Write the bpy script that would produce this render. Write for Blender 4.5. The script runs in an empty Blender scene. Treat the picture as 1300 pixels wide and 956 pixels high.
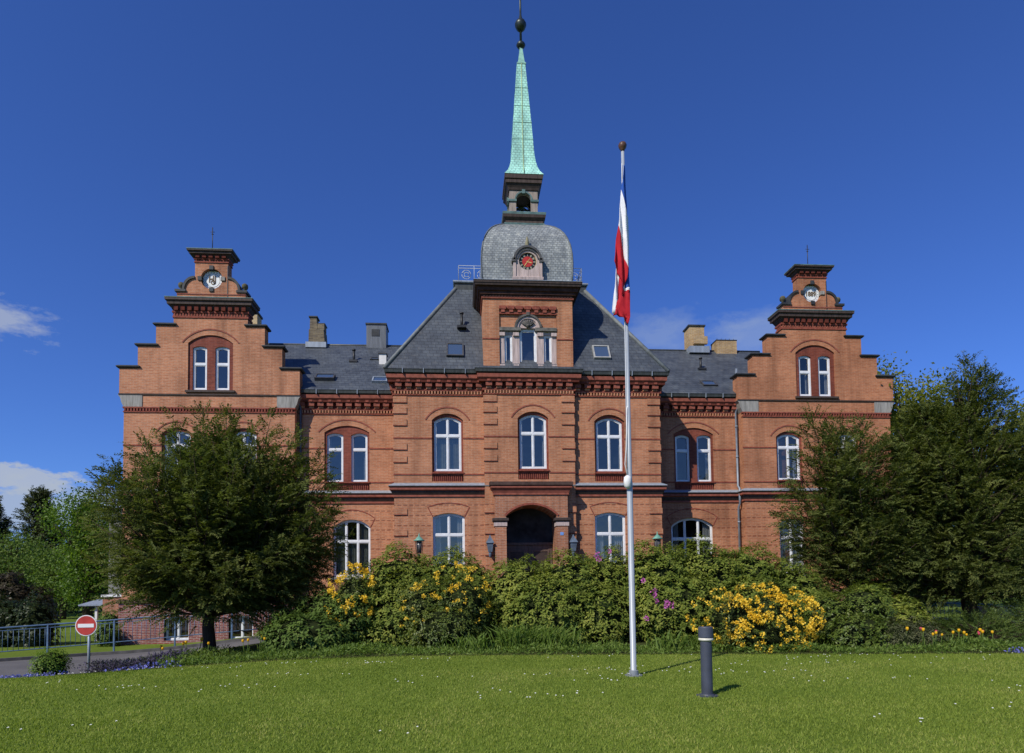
import bpy, bmesh, math, random
import numpy as np
from mathutils import Vector, Matrix
random.seed(7); rng = np.random.default_rng(11)
sc = bpy.context.scene
col = sc.collection
R = math.radians

# ------------------------------------------------------------------ materials
def new_mat(name):
    m = bpy.data.materials.new(name); m.use_nodes = True
    nt = m.node_tree; nt.nodes.clear()
    return m, nt
def nd(nt, t, **kw):
    n = nt.nodes.new(t)
    for k, v in kw.items():
        if k in n.inputs: n.inputs[k].default_value = v
        else: setattr(n, k, v)
    return n
def lk(nt, a, b): nt.links.new(a, b)
def rgb(c): return (c[0], c[1], c[2], 1.0)
def ramp(nt, stops):
    r = nt.nodes.new('ShaderNodeValToRGB'); e = r.color_ramp.elements
    while len(e) < len(stops): e.new(0.5)
    for i, (p, c) in enumerate(stops):
        e[i].position = p; e[i].color = rgb(c) if not isinstance(c, (int, float)) else (c, c, c, 1)
    return r
def math_n(nt, op, a=None, b=None, c=None):
    n = nt.nodes.new('ShaderNodeMath'); n.operation = op
    for i, v in enumerate((a, b, c)):
        if v is None: continue
        if isinstance(v, (int, float)): n.inputs[i].default_value = v
        else: lk(nt, v, n.inputs[i])
    return n.outputs[0]
def mix_rgb(nt, fac, a, b, mode='MIX'):
    n = nt.nodes.new('ShaderNodeMix'); n.data_type = 'RGBA'; n.blend_type = mode
    for s, v in ((n.inputs[0], fac), (n.inputs[6], a), (n.inputs[7], b)):
        if isinstance(v, (int, float)): s.default_value = v
        elif isinstance(v, tuple): s.default_value = rgb(v)
        else: lk(nt, v, s)
    return n.outputs[2]
def noise(nt, vec, scale, detail=4, rough=0.55):
    n = nd(nt, 'ShaderNodeTexNoise'); n.inputs['Scale'].default_value = scale
    n.inputs['Detail'].default_value = detail; n.inputs['Roughness'].default_value = rough
    if vec is not None: lk(nt, vec, n.inputs['Vector'])
    return n.outputs['Fac']
def finish(nt, color, rough=0.8, spec=0.3, metal=0.0, bump=None, bstr=0.3, bdist=0.02):
    p = nt.nodes.new('ShaderNodeBsdfPrincipled'); o = nt.nodes.new('ShaderNodeOutputMaterial')
    if isinstance(color, tuple): p.inputs['Base Color'].default_value = rgb(color)
    else: lk(nt, color, p.inputs['Base Color'])
    if isinstance(rough, (int, float)): p.inputs['Roughness'].default_value = rough
    else: lk(nt, rough, p.inputs['Roughness'])
    p.inputs['Specular IOR Level'].default_value = spec
    p.inputs['Metallic'].default_value = metal
    if bump is not None:
        b = nt.nodes.new('ShaderNodeBump'); b.inputs['Strength'].default_value = bstr; b.inputs['Distance'].default_value = bdist
        lk(nt, bump, b.inputs['Height']); lk(nt, b.outputs[0], p.inputs['Normal'])
    lk(nt, p.outputs[0], o.inputs[0])
    return p
def simple(name, c, var=0.25, scale=3.0, rough=0.7, spec=0.3, metal=0.0, streak=False):
    m, nt = new_mat(name)
    tc = nd(nt, 'ShaderNodeTexCoord')
    vec = tc.outputs['Object']
    if streak:
        mp = nd(nt, 'ShaderNodeMapping'); mp.inputs['Scale'].default_value = (3, 3, 0.35); lk(nt, vec, mp.inputs[0]); vec = mp.outputs[0]
    f = noise(nt, vec, scale)
    r = ramp(nt, [(0.3, tuple(x * (1 - var) for x in c)), (0.7, tuple(min(1, x * (1 + var)) for x in c))])
    lk(nt, f, r.inputs[0])
    finish(nt, r.outputs[0], rough, spec, metal)
    return m
def brick_mat(name, c1, c2, mortar, banded=False, cream=0.0):
    m, nt = new_mat(name)
    tc = nd(nt, 'ShaderNodeTexCoord'); sp = nd(nt, 'ShaderNodeSeparateXYZ'); lk(nt, tc.outputs['Object'], sp.inputs[0])
    u = math_n(nt, 'ADD', sp.outputs[0], sp.outputs[1]); z = sp.outputs[2]
    cb = nd(nt, 'ShaderNodeCombineXYZ'); lk(nt, u, cb.inputs[0]); lk(nt, z, cb.inputs[1])
    b = nd(nt, 'ShaderNodeTexBrick'); lk(nt, cb.outputs[0], b.inputs['Vector'])
    b.inputs['Scale'].default_value = 1.0; b.inputs['Brick Width'].default_value = 0.24; b.inputs['Row Height'].default_value = 0.0685
    b.inputs['Mortar Size'].default_value = 0.009; b.inputs['Mortar Smooth'].default_value = 0.2
    b.inputs['Color1'].default_value = rgb(c1); b.inputs['Color2'].default_value = rgb(c2); b.inputs['Mortar'].default_value = rgb(mortar)
    n1 = noise(nt, tc.outputs['Object'], 0.55, 5, 0.6)
    r1 = ramp(nt, [(0.28, (0.72, 0.70, 0.70)), (0.55, (1, 1, 1)), (0.8, (1.12, 1.06, 1.0))]); lk(nt, n1, r1.inputs[0])
    c = mix_rgb(nt, 1.0, b.outputs['Color'], r1.outputs[0], 'MULTIPLY')
    # per-brick speckle and soot streaks running down
    mpb = nd(nt, 'ShaderNodeMapping'); mpb.inputs['Scale'].default_value = (5, 12, 1); lk(nt, cb.outputs[0], mpb.inputs[0]); n2 = noise(nt, mpb.outputs[0], 1.0, 2, 0.7)
    r2 = ramp(nt, [(0.3, (0.66, 0.64, 0.64)), (0.5, (1, 1, 1)), (0.72, (1.28, 1.25, 1.2))]); lk(nt, n2, r2.inputs[0])
    c = mix_rgb(nt, 0.5, c, r2.outputs[0], 'MULTIPLY')
    mp = nd(nt, 'ShaderNodeMapping'); mp.inputs['Scale'].default_value = (1.6, 1.6, 0.16); lk(nt, tc.outputs['Object'], mp.inputs[0])
    n3 = noise(nt, mp.outputs[0], 1.0, 5, 0.65)
    r3 = ramp(nt, [(0.48, (1, 1, 1)), (0.72, (0.52, 0.50, 0.50))]); lk(nt, n3, r3.inputs[0])
    c = mix_rgb(nt, 0.8, c, r3.outputs[0], 'MULTIPLY')
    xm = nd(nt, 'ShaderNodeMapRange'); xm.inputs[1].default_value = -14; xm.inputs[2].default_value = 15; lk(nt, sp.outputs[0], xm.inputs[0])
    rx_ = ramp(nt, [(0.0, (1.04, 1.06, 1.07)), (0.5, (1.0, 1.0, 0.97)), (1.0, (0.93, 0.86, 0.80))]); lk(nt, xm.outputs[0], rx_.inputs[0])  # light across the facade put into the brick colour: redder, darker rightwards
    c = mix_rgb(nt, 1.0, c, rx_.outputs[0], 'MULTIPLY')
    if banded:   # dark red header rows in the ground-floor walls
        q = math_n(nt, 'MODULO', math_n(nt, 'ADD', z, 10.0 - 4.79 + 0.417 * 20), 0.417)
        row = math_n(nt, 'MULTIPLY', math_n(nt, 'LESS_THAN', q, 0.05), math_n(nt, 'LESS_THAN', z, 4.95))
        row = math_n(nt, 'MULTIPLY', row, math_n(nt, 'GREATER_THAN', z, 1.0))
        dash = math_n(nt, 'LESS_THAN', math_n(nt, 'MODULO', math_n(nt, 'ADD', u, 100.0), 0.24), 0.16)
        row = math_n(nt, 'MULTIPLY', row, dash)
        c = mix_rgb(nt, math_n(nt, 'MULTIPLY', row, 0.62), c, (0.115, 0.03, 0.022))
    finish(nt, c, 0.9, 0.15, 0, b.outputs['Fac'], -0.4, 0.012)
    return m
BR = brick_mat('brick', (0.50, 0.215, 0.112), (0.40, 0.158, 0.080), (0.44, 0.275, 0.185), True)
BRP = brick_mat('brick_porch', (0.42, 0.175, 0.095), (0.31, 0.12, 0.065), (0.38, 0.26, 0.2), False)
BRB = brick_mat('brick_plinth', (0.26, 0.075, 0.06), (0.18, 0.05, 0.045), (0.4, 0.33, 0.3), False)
RED = simple('red_brick_trim', (0.225, 0.062, 0.040), 0.35, 9, 0.8, 0.2)
REDL = simple('red_frieze', (0.25, 0.075, 0.048), 0.3, 6, 0.75, 0.25)
DARK = simple('dark_moulding', (0.055, 0.038, 0.031), 0.4, 4, 0.7, 0.3, streak=True)
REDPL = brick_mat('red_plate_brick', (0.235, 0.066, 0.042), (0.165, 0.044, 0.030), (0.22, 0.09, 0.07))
BROWN = simple('brown_cornice', (0.075, 0.036, 0.028), 0.4, 5, 0.8, 0.2)
DEEP = simple('deep_red_and_gap_shade', (0.115, 0.032, 0.022), 0.3, 6, 0.9, 0.1)  # deep red of gable corbels, and shade painted into gaps between blocks
GUT = simple('gutter_zinc', (0.06, 0.065, 0.06), 0.35, 3, 0.5, 0.4, 0.3, True)
ZINC = simple('zinc_flashing', (0.27, 0.31, 0.35), 0.2, 3, 0.45, 0.5, 0.2, True)
PATINA = simple('patina_edge', (0.10, 0.17, 0.16), 0.4, 4, 0.6, 0.3)
STONE = simple('grey_stone', (0.27, 0.26, 0.235), 0.3, 5, 0.9, 0.1, streak=True)
PSTONE = simple('pale_stone', (0.45, 0.36, 0.33), 0.28, 5, 0.9, 0.1, streak=True)
CAPM = simple('coping', (0.035, 0.038, 0.04), 0.4, 4, 0.6, 0.3)
WHITE = simple('white_paint', (0.70, 0.71, 0.71), 0.10, 5, 0.35, 0.45)
INTERIOR = simple('room_dark', (0.045, 0.045, 0.048), 0.6, 1.6, 0.9, 0.0)
CURT = simple('curtain_cloth', (0.62, 0.61, 0.57), 0.15, 6, 0.9, 0.0)
BLIND = simple('blind_slats', (0.30, 0.31, 0.24), 0.15, 6, 0.8, 0.0)
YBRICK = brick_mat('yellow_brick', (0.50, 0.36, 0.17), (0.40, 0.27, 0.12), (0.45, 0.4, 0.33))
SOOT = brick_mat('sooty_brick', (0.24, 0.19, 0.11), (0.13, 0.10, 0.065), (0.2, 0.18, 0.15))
IRON = simple('dark_iron', (0.02, 0.021, 0.023), 0.3, 6, 0.5, 0.4)
BLUEIRON = simple('blue_grey_steel', (0.085, 0.145, 0.235), 0.25, 6, 0.45, 0.4)
DOORW = simple('door_wood', (0.10, 0.065, 0.05), 0.3, 5, 0.55, 0.3, streak=True)
GOLD = simple('gilding', (0.75, 0.52, 0.16), 0.15, 8, 0.35, 0.5, 0.3)
CLRED = simple('clock_red', (0.42, 0.03, 0.025), 0.2, 8, 0.5)
BLACKP = simple('clock_black', (0.012, 0.014, 0.014), 0.3, 8, 0.5)
GREENP = simple('lantern_copper', (0.13, 0.30, 0.23), 0.3, 8, 0.5)
GREYPAINT = simple('grey_render', (0.20, 0.20, 0.185), 0.2, 1.5, 0.9, 0.1)

def glass_mat():
    m, nt = new_mat('window_glass')
    t = nd(nt, 'ShaderNodeBsdfTransparent'); t.inputs[0].default_value = (0.74, 0.78, 0.80, 1)
    tc = nd(nt, 'ShaderNodeTexCoord')
    g = nd(nt, 'ShaderNodeBsdfGlossy'); g.inputs['Roughness'].default_value = 0.03; g.inputs[0].default_value = (0.74, 0.66, 0.56, 1)
    b = nd(nt, 'ShaderNodeBump'); b.inputs['Strength'].default_value = 0.10; b.inputs['Distance'].default_value = 0.1
    lk(nt, noise(nt, tc.outputs['Object'], 1.3, 2), b.inputs['Height']); lk(nt, b.outputs[0], g.inputs['Normal'])
    mx = nd(nt, 'ShaderNodeMixShader'); lw = nd(nt, 'ShaderNodeLayerWeight'); lw.inputs[0].default_value = 0.3
    f = math_n(nt, 'ADD', math_n(nt, 'MULTIPLY', lw.outputs[0], 0.5), 0.2)
    lk(nt, f, mx.inputs[0]); lk(nt, t.outputs[0], mx.inputs[1]); lk(nt, g.outputs[0], mx.inputs[2])
    o = nd(nt, 'ShaderNodeOutputMaterial'); lk(nt, mx.outputs[0], o.inputs[0])
    return m
GLASS = glass_mat()

def slate_mat(name, ca, cb_, cw, bw, rh, bias_white=0.0, scallop=False, rough=0.55):
    m, nt = new_mat(name)
    tc = nd(nt, 'ShaderNodeTexCoord'); sp = nd(nt, 'ShaderNodeSeparateXYZ'); lk(nt, tc.outputs['Object'], sp.inputs[0])
    cb = nd(nt, 'ShaderNodeCombineXYZ')
    lk(nt, math_n(nt, 'ADD', sp.outputs[0], math_n(nt, 'MULTIPLY', sp.outputs[1], 0.25)), cb.inputs[0]); lk(nt, sp.outputs[2], cb.inputs[1])
    b = nd(nt, 'ShaderNodeTexBrick'); lk(nt, cb.outputs[0], b.inputs['Vector'])
    b.inputs['Scale'].default_value = 1.0; b.inputs['Brick Width'].default_value = bw; b.inputs['Row Height'].default_value = rh
    b.inputs['Mortar Size'].default_value = 0.012; b.inputs['Color1'].default_value = rgb(ca); b.inputs['Color2'].default_value = rgb(cb_)
    b.inputs['Mortar'].default_value = rgb(tuple(x * 0.45 for x in ca))
    n1 = noise(nt, tc.outputs['Object'], 0.9, 6, 0.65)
    mps = nd(nt, 'ShaderNodeMapping'); mps.inputs['Scale'].default_value = (2.2, 2.2, 0.3); lk(nt, tc.outputs['Object'], mps.inputs[0]); n1 = math_n(nt, 'MULTIPLY_ADD', n1, 0.6, math_n(nt, 'MULTIPLY', noise(nt, mps.outputs[0], 1.5, 5, 0.65), 0.4))
    r1 = ramp(nt, [(0.36, (0.6, 0.6, 0.62)), (0.52, (1, 1, 1)), (0.66, (1.5, 1.46, 1.36))]); lk(nt, n1, r1.inputs[0])
    c = mix_rgb(nt, 1.0, b.outputs['Color'], r1.outputs[0], 'MULTIPLY')
    n2 = noise(nt, cb.outputs[0], 5.0, 3, 0.6)
    r2 = ramp(nt, [(0.56, 0.0), (0.66, 1.0)]); lk(nt, n2, r2.inputs[0])
    c = mix_rgb(nt, math_n(nt, 'MULTIPLY', r2.outputs[0], 0.35), c, cw)
    finish(nt, c, rough, 0.4, 0, b.outputs['Fac'], -0.5, 0.02)
    return m
SLATE = slate_mat('roof_slate', (0.072, 0.084, 0.098), (0.052, 0.062, 0.075), (0.12, 0.12, 0.115), 0.3, 0.16)
DOMESL = slate_mat('dome_slate', (0.33, 0.35, 0.335), (0.21, 0.23, 0.23), (0.58, 0.58, 0.50), 0.15, 0.10, rough=0.38)  # lighter grey slate, sun sheen also painted into its pale tones and flecks
COPPER = slate_mat('spire_copper', (0.40, 0.76, 0.63), (0.34, 0.68, 0.56), (0.46, 0.76, 0.58), 0.16, 0.12, rough=0.6)

def leaf_mat(name, cols, trans=0.3, gloss=0.25, rough=0.45, clump=1.2):
    m, nt = new_mat(name)
    g = nd(nt, 'ShaderNodeNewGeometry'); tc = nd(nt, 'ShaderNodeTexCoord')
    k = len(cols); r = ramp(nt, [(i / max(1, k - 1), c) for i, c in enumerate(cols)])
    f = noise(nt, tc.outputs['Object'], clump, 3)
    fac = math_n(nt, 'ADD', math_n(nt, 'MULTIPLY', g.outputs['Random Per Island'], 0.6), math_n(nt, 'MULTIPLY_ADD', f, 1.2, -0.4))
    lk(nt, fac, r.inputs[0])
    p = nd(nt, 'ShaderNodeBsdfPrincipled'); lk(nt, r.outputs[0], p.inputs['Base Color']); p.inputs['Roughness'].default_value = rough
    p.inputs['Specular IOR Level'].default_value = gloss
    t = nd(nt, 'ShaderNodeBsdfTranslucent'); lk(nt, mix_rgb(nt, 1.0, r.outputs[0], (1.5, 1.6, 0.7), 'MULTIPLY'), t.inputs[0])
    mx = nd(nt, 'ShaderNodeMixShader'); mx.inputs[0].default_value = trans
    lk(nt, p.outputs[0], mx.inputs[1]); lk(nt, t.outputs[0], mx.inputs[2])
    o = nd(nt, 'ShaderNodeOutputMaterial'); lk(nt, mx.outputs[0], o.inputs[0])
    return m
YEW = leaf_mat('yew_needles', [(0.040, 0.060, 0.014), (0.095, 0.118, 0.031), (0.175, 0.185, 0.053)], 0.35, 0.08, 0.7, 0.8)
RHODO = leaf_mat('rhododendron_leaves', [(0.062, 0.096, 0.014), (0.150, 0.192, 0.030), (0.32, 0.33, 0.065)], 0.3, 0.14, 0.6, 1.5)
DARKSH = leaf_mat('dark_shrub_leaves', [(0.045, 0.083, 0.015), (0.098, 0.155, 0.030), (0.18, 0.235, 0.052)], 0.3, 0.14, 0.6)
LIMEL = leaf_mat('spring_leaves', [(0.04, 0.085, 0.012), (0.09, 0.16, 0.018), (0.18, 0.26, 0.03)], 0.4, 0.25, 0.5, 0.5)
OLIVEL = leaf_mat('olive_leaves', [(0.08, 0.11, 0.012), (0.16, 0.18, 0.022), (0.26, 0.25, 0.035)], 0.4, 0.25, 0.5, 0.5)
FARCON = leaf_mat('far_conifer_needles', [(0.040, 0.055, 0.022), (0.075, 0.090, 0.032), (0.12, 0.13, 0.05)], 0.15, 0.15, 0.6, 0.5)
AZLEAF = leaf_mat('azalea_leaves', [(0.045, 0.08, 0.014), (0.10, 0.14, 0.024), (0.17, 0.18, 0.035)], 0.25, 0.3)
JUNI = leaf_mat('juniper_sprays', [(0.035, 0.065, 0.014), (0.075, 0.115, 0.022), (0.14, 0.175, 0.035)], 0.2, 0.2, 0.5)
GREYSH = leaf_mat('grey_shrub_leaves', [(0.06, 0.065, 0.028), (0.10, 0.11, 0.045), (0.15, 0.15, 0.08)], 0.25, 0.2)
REDSH = leaf_mat('red_leaves', [(0.025, 0.022, 0.012), (0.045, 0.034, 0.018), (0.06, 0.055, 0.025)], 0.2, 0.2)
STRAP = leaf_mat('strap_leaves', [(0.075, 0.13, 0.022), (0.13, 0.20, 0.035), (0.20, 0.26, 0.06)], 0.35, 0.2, 0.5)
YELFL = leaf_mat('yellow_petals', [(0.72, 0.45, 0.025), (0.84, 0.57, 0.055), (0.88, 0.66, 0.13)], 0.3, 0.15, 0.6)
PINKFL = leaf_mat('pink_petals', [(0.45, 0.10, 0.36), (0.60, 0.18, 0.50)], 0.3, 0.15)
BLUEFL = leaf_mat('blue_petals', [(0.13, 0.14, 0.50), (0.24, 0.25, 0.66)], 0.3, 0.1)
PURPFL = leaf_mat('lavender_spikes', [(0.035, 0.055, 0.025), (0.075, 0.065, 0.10), (0.13, 0.10, 0.2)], 0.2, 0.1)
WHITEFL = leaf_mat('daisy_petals', [(0.75, 0.75, 0.72), (0.85, 0.85, 0.82)], 0.2, 0.1)
TULY = leaf_mat('tulip_yellow', [(0.72, 0.40, 0.01), (0.82, 0.52, 0.02)], 0.3, 0.3)
TULR = leaf_mat('tulip_red', [(0.55, 0.06, 0.10), (0.62, 0.10, 0.16)], 0.3, 0.3)
GRASSB = leaf_mat('grass_blades', [(0.10, 0.155, 0.021), (0.20, 0.265, 0.038), (0.25, 0.305, 0.055), (0.40, 0.39, 0.12)], 0.35, 0.12, 0.6, 0.55)
BARK = simple('bark', (0.055, 0.040, 0.030), 0.4, 12, 0.95, 0.05, streak=True)
CORE = simple('shrub_core_shade', (0.018, 0.024, 0.009), 0.5, 3, 1.0, 0.0)  # near-black green standing for the shade inside shrubs

# ------------------------------------------------------------------ mesh helpers
class MB:
    def __init__(s): s.v = []; s.f = []; s.m = []; s.sm = []
    def add(s, verts, faces, m=0, smooth=False):
        o = len(s.v); s.v.extend([tuple(v) for v in verts])
        for f in faces: s.f.append([i + o for i in f]); s.m.append(m); s.sm.append(smooth)
        return s
    def box(s, x0, x1, y0, y1, z0, z1, m=0):
        v = [(x0, y0, z0), (x1, y0, z0), (x1, y1, z0), (x0, y1, z0), (x0, y0, z1), (x1, y0, z1), (x1, y1, z1), (x0, y1, z1)]
        return s.add(v, [(0, 3, 2, 1), (4, 5, 6, 7), (0, 1, 5, 4), (1, 2, 6, 5), (2, 3, 7, 6), (3, 0, 4, 7)], m)
    def rings(s, rs, m=0, smooth=False, close=True, cap0=True, cap1=True):
        n = len(rs[0]); v = [p for r in rs for p in r]; f = []
        for i in range(len(rs) - 1):
            for j in range(n if close else n - 1):
                a = i * n + j; b = i * n + (j + 1) % n
                f.append((a, b, b + n, a + n))
        if close and cap0: f.append(tuple(range(n))[::-1])
        if close and cap1: f.append(tuple(range((len(rs) - 1) * n, len(rs) * n)))
        return s.add(v, f, m, smooth)
    def lathe(s, cx, cy, prof, n=16, m=0, smooth=True):
        return s.rings([[(cx + r * math.cos(2 * math.pi * k / n), cy + r * math.sin(2 * math.pi * k / n), z) for k in range(n)] for r, z in prof], m, smooth)
    def rect(s, x0, x1, y0, y1, prof, m=0, cap0=True, cap1=True):
        """moulding run round a rectangle: prof = [(outward, z)...]"""
        return s.rings([[(x0 - o, y0 - o, z), (x1 + o, y0 - o, z), (x1 + o, y1 + o, z), (x0 - o, y1 + o, z)] for o, z in prof], m, False, True, cap0, cap1)
    def tube(s, pts, rad, n=6, m=0, smooth=True):
        pts = [Vector(p) for p in pts]; rs = []
        if isinstance(rad, (int, float)): rad = [rad] * len(pts)
        for i, p in enumerate(pts):
            d = (pts[min(i + 1, len(pts) - 1)] - pts[max(i - 1, 0)])
            d = d.normalized() if d.length > 1e-9 else Vector((0, 0, 1))
            a = d.orthogonal() if abs(d.z) < 0.95 else Vector((1, 0, 0)) - d * d.x
            a = Vector((0, 0, 1)) - d * d.z if abs(d.z) < 0.95 else a
            a.normalize(); b = d.cross(a)
            rs.append([tuple(p + (a * math.cos(2 * math.pi * k / n) + b * math.sin(2 * math.pi * k / n)) * rad[i]) for k in range(n)])
        return s.rings(rs, m, smooth)
    def prism(s, poly, y0, y1, m=0):
        """polygon in XZ pushed from y0 to y1"""
        n = len(poly); v = [(x, y0, z) for x, z in poly] + [(x, y1, z) for x, z in poly]
        f = [tuple(range(n)), tuple(range(2 * n - 1, n - 1, -1))] + [(i, i + n, (i + 1) % n + n, (i + 1) % n) for i in range(n)]
        return s.add(v, f, m)
    def strip(s, pts, w, y0, y1, m=0):
        """a band of width w following a polyline in XZ, from y0 (front) to y1"""
        L = []; Rr = []
        for i, p in enumerate(pts):
            a = pts[max(i - 1, 0)]; b = pts[min(i + 1, len(pts) - 1)]
            dx, dz = b[0] - a[0], b[1] - a[1]; l = math.hypot(dx, dz) or 1
            nx, nz = -dz / l * w / 2, dx / l * w / 2
            L.append((p[0] + nx, p[1] + nz)); Rr.append((p[0] - nx, p[1] - nz))
        return s.prism(L + Rr[::-1], y0, y1, m)
    def holed(s, outer, holes, y, t_out=0.0, t_hole=0.0, m=0, mh=None):
        """flat wall face at depth y with openings; the outline and openings are given depth"""
        bm = bmesh.new(); edges = []
        for loop in [outer] + holes:
            vs = [bm.verts.new((x, y, z)) for x, z in loop]
            for i in range(len(vs)): edges.append(bm.edges.new((vs[i], vs[(i + 1) % len(vs)])))
        bmesh.ops.triangle_fill(bm, use_beauty=True, use_dissolve=False, edges=edges, normal=(0, -1, 0))
        bm.verts.index_update()
        vv = [tuple(v.co) for v in bm.verts]; ff = []
        for f in bm.faces:
            ids = [v.index for v in f.verts]
            if f.normal.y > 0: ids.reverse()
            ff.append(ids)
        bm.free(); s.add(vv, ff, m)
        for k, loop in enumerate([outer] + holes):
            t = t_out if k == 0 else t_hole
            if t == 0: continue
            n = len(loop); v = [(x, y, z) for x, z in loop] + [(x, y + t, z) for x, z in loop]
            s.add(v, [(i, i + n, (i + 1) % n + n, (i + 1) % n) for i in range(n)], m if k == 0 or mh is None else mh)
        return s
    def build(s, name, mats, parent=None, smooth_all=False):
        me = bpy.data.meshes.new(name); me.from_pydata(s.v, [], s.f)
        for mm in (mats if isinstance(mats, (list, tuple)) else [mats]): me.materials.append(mm)
        me.polygons.foreach_set('material_index', s.m)
        me.polygons.foreach_set('use_smooth', [True] * len(s.f) if smooth_all else s.sm)
        me.update()
        o = bpy.data.objects.new(name, me); col.objects.link(o)
        if parent is not None:
            o.parent = parent; o.matrix_parent_inverse = Matrix.Translation(-WLOC[parent.name]) if parent.name in WLOC else Matrix()
        return o
WLOC = {}
def empty(name, loc=(0, 0, 0)):
    o = bpy.data.objects.new(name, None); col.objects.link(o); o.location = loc; o.empty_display_size = 0.2
    WLOC[o.name] = Vector(loc); return o
def tag(o, label=None, cat=None, group=None, kind=None):
    if label: o['label'] = label
    if cat: o['category'] = cat
    if group: o['group'] = group
    if kind: o['kind'] = kind
    return o
def arch(x0, x1, z0, zs, rise, n=12):
    """opening with a segmental arch: bottom-left, bottom-right, then over the arch"""
    pts = [(x0, z0), (x1, z0)]
    if rise <= 0.001: return pts + [(x1, zs), (x0, zs)]
    w = (x1 - x0) / 2; r = (w * w + rise * rise) / (2 * rise); cz = zs + rise - r; cx = (x0 + x1) / 2
    a = math.asin(min(1, w / r))
    if rise > w: a = math.pi - a
    for k in range(n + 1):
        t = a - 2 * a * k / n
        pts.append((cx + r * math.sin(t), cz + r * math.cos(t)))
    return pts
def arch_curve(x0, x1, zs, rise, n=14): return arch(x0, x1, 0, zs, rise, n)[2:]
def arch_z(x, x0, x1, zs, rise):
    if rise <= 0.001: return zs
    w = (x1 - x0) / 2; r = (w * w + rise * rise) / (2 * rise); cz = zs + rise - r; d = x - (x0 + x1) / 2
    return cz + math.sqrt(max(0, r * r - d * d))

# ------------------------------------------------------------------ terrain
def ss(t): t = min(1, max(0, t)); return t * t * (3 - 2 * t)
def g(x, y): return -0.75 * ss((-5.5 - x) / 10) * ss((y + 15.5) / 7)

def ground_mat():
    m, nt = new_mat('lawn_turf'); tc = nd(nt, 'ShaderNodeTexCoord')
    a = noise(nt, tc.outputs['Object'], 0.6, 5); b = noise(nt, tc.outputs['Object'], 14, 3)
    r = ramp(nt, [(0.3, (0.075, 0.115, 0.016)), (0.55, (0.12, 0.17, 0.024)), (0.75, (0.17, 0.205, 0.04))])
    lk(nt, math_n(nt, 'MULTIPLY_ADD', b, 0.5, math_n(nt, 'MULTIPLY', a, 0.5)), r.inputs[0])
    finish(nt, r.outputs[0], 0.95, 0.05, 0, b, 0.5, 0.03); return m
xs = sorted(set([-700, -400, -200, -120, -80, -60, -50] + list(np.arange(-42, 26, 1.0)) + [30, 36, 45, 60, 90, 150, 300, 700]))
ys = sorted(set([-300, -150, -90, -60, -45, -36] + list(np.arange(-30, 14, 1.0)) + [16, 20, 26, 35, 50, 80, 130, 250, 500, 1000]))
mb = MB(); nx = len(xs)
mb.add([(x, y, g(x, y)) for y in ys for x in xs], [(j * nx + i, j * nx + i + 1, (j + 1) * nx + i + 1, (j + 1) * nx + i) for j in range(len(ys) - 1) for i in range(nx - 1)], 0, True)
tag(mb.build('ground', ground_mat()), 'wide lawn and ground around the brick hall', None, None, 'structure')

def resample(pl, n):
    d = [0]
    for a, b in zip(pl, pl[1:]): d.append(d[-1] + math.dist(a, b))
    out = []
    for k in range(n):
        t = d[-1] * k / (n - 1); i = max(j for j in range(len(d)) if d[j] <= t + 1e-9); i = min(i, len(pl) - 2)
        u = (t - d[i]) / (d[i + 1] - d[i]); out.append((pl[i][0] + (pl[i + 1][0] - pl[i][0]) * u, pl[i][1] + (pl[i + 1][1] - pl[i][1]) * u))
    return out
def loft(A, B, n, mcount, dz):
    A = resample(A, n); B = resample(B, n); v = []
    for a, b in zip(A, B):
        for k in range(mcount + 1):
            t = k / mcount; x = a[0] + (b[0] - a[0]) * t; y = a[1] + (b[1] - a[1]) * t; v.append((x, y, g(x, y) + dz))
    w = mcount + 1
    return v, [(i * w + k, (i + 1) * w + k, (i + 1) * w + k + 1, i * w + k + 1) for i in range(n - 1) for k in range(mcount)]
NEAR = [(-13.6, -22), (-13.0, -15.5), (-12.75, -12.8), (-12.6, -10.3), (-12.0, -8), (-10.6, -5.8), (-8.5, -4.4), (-4, -3.9), (16, -3.9)]
FAR = [(-34, -24), (-28, -12), (-20.5, -6.0), (-18.5, -4.7), (-15.7, -2.9), (-12.5, -2.0), (-9.5, -1.7), (-4, -1.6), (16, -1.6)]
def asphalt():
    m, nt = new_mat('asphalt'); tc = nd(nt, 'ShaderNodeTexCoord')
    a = noise(nt, tc.outputs['Object'], 0.7, 5); b = noise(nt, tc.outputs['Object'], 40, 2)
    r = ramp(nt, [(0.3, (0.075, 0.073, 0.075)), (0.7, (0.15, 0.145, 0.14))]); lk(nt, math_n(nt, 'MULTIPLY_ADD', b, 0.3, math_n(nt, 'MULTIPLY', a, 0.7)), r.inputs[0])
    finish(nt, r.outputs[0], 0.9, 0.2, 0, b, 0.2, 0.01); return m
mb = MB(); v, f = loft(NEAR, FAR, 70, 10, 0.02); mb.add(v, f, 0, True)
tag(mb.build('driveway', asphalt()), 'grey asphalt driveway sloping past the yew', None, None, 'structure')
def kerb_line(line, w, h, name, mat):
    P = resample(line, 60); mb = MB(); rs = []
    for i, p in enumerate(P):
        a = P[max(0, i - 1)]; b = P[min(len(P) - 1, i + 1)]; l = math.dist(a, b); n_ = (-(b[1] - a[1]) / l * w, (b[0] - a[0]) / l * w)
        z = g(*p); q = (p[0] + n_[0], p[1] + n_[1])
        rs.append([(p[0], p[1], z - 0.1), (p[0], p[1], z + h), (q[0], q[1], z + h), (q[0], q[1], z - 0.1)])
    mb.rings(rs); return tag(mb.build(name, mat), None, None, None, 'structure')
kerb_line(FAR, 0.12, 0.12, 'kerb', simple('kerb_stone', (0.10, 0.095, 0.09), 0.3, 4, 0.9))
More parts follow.
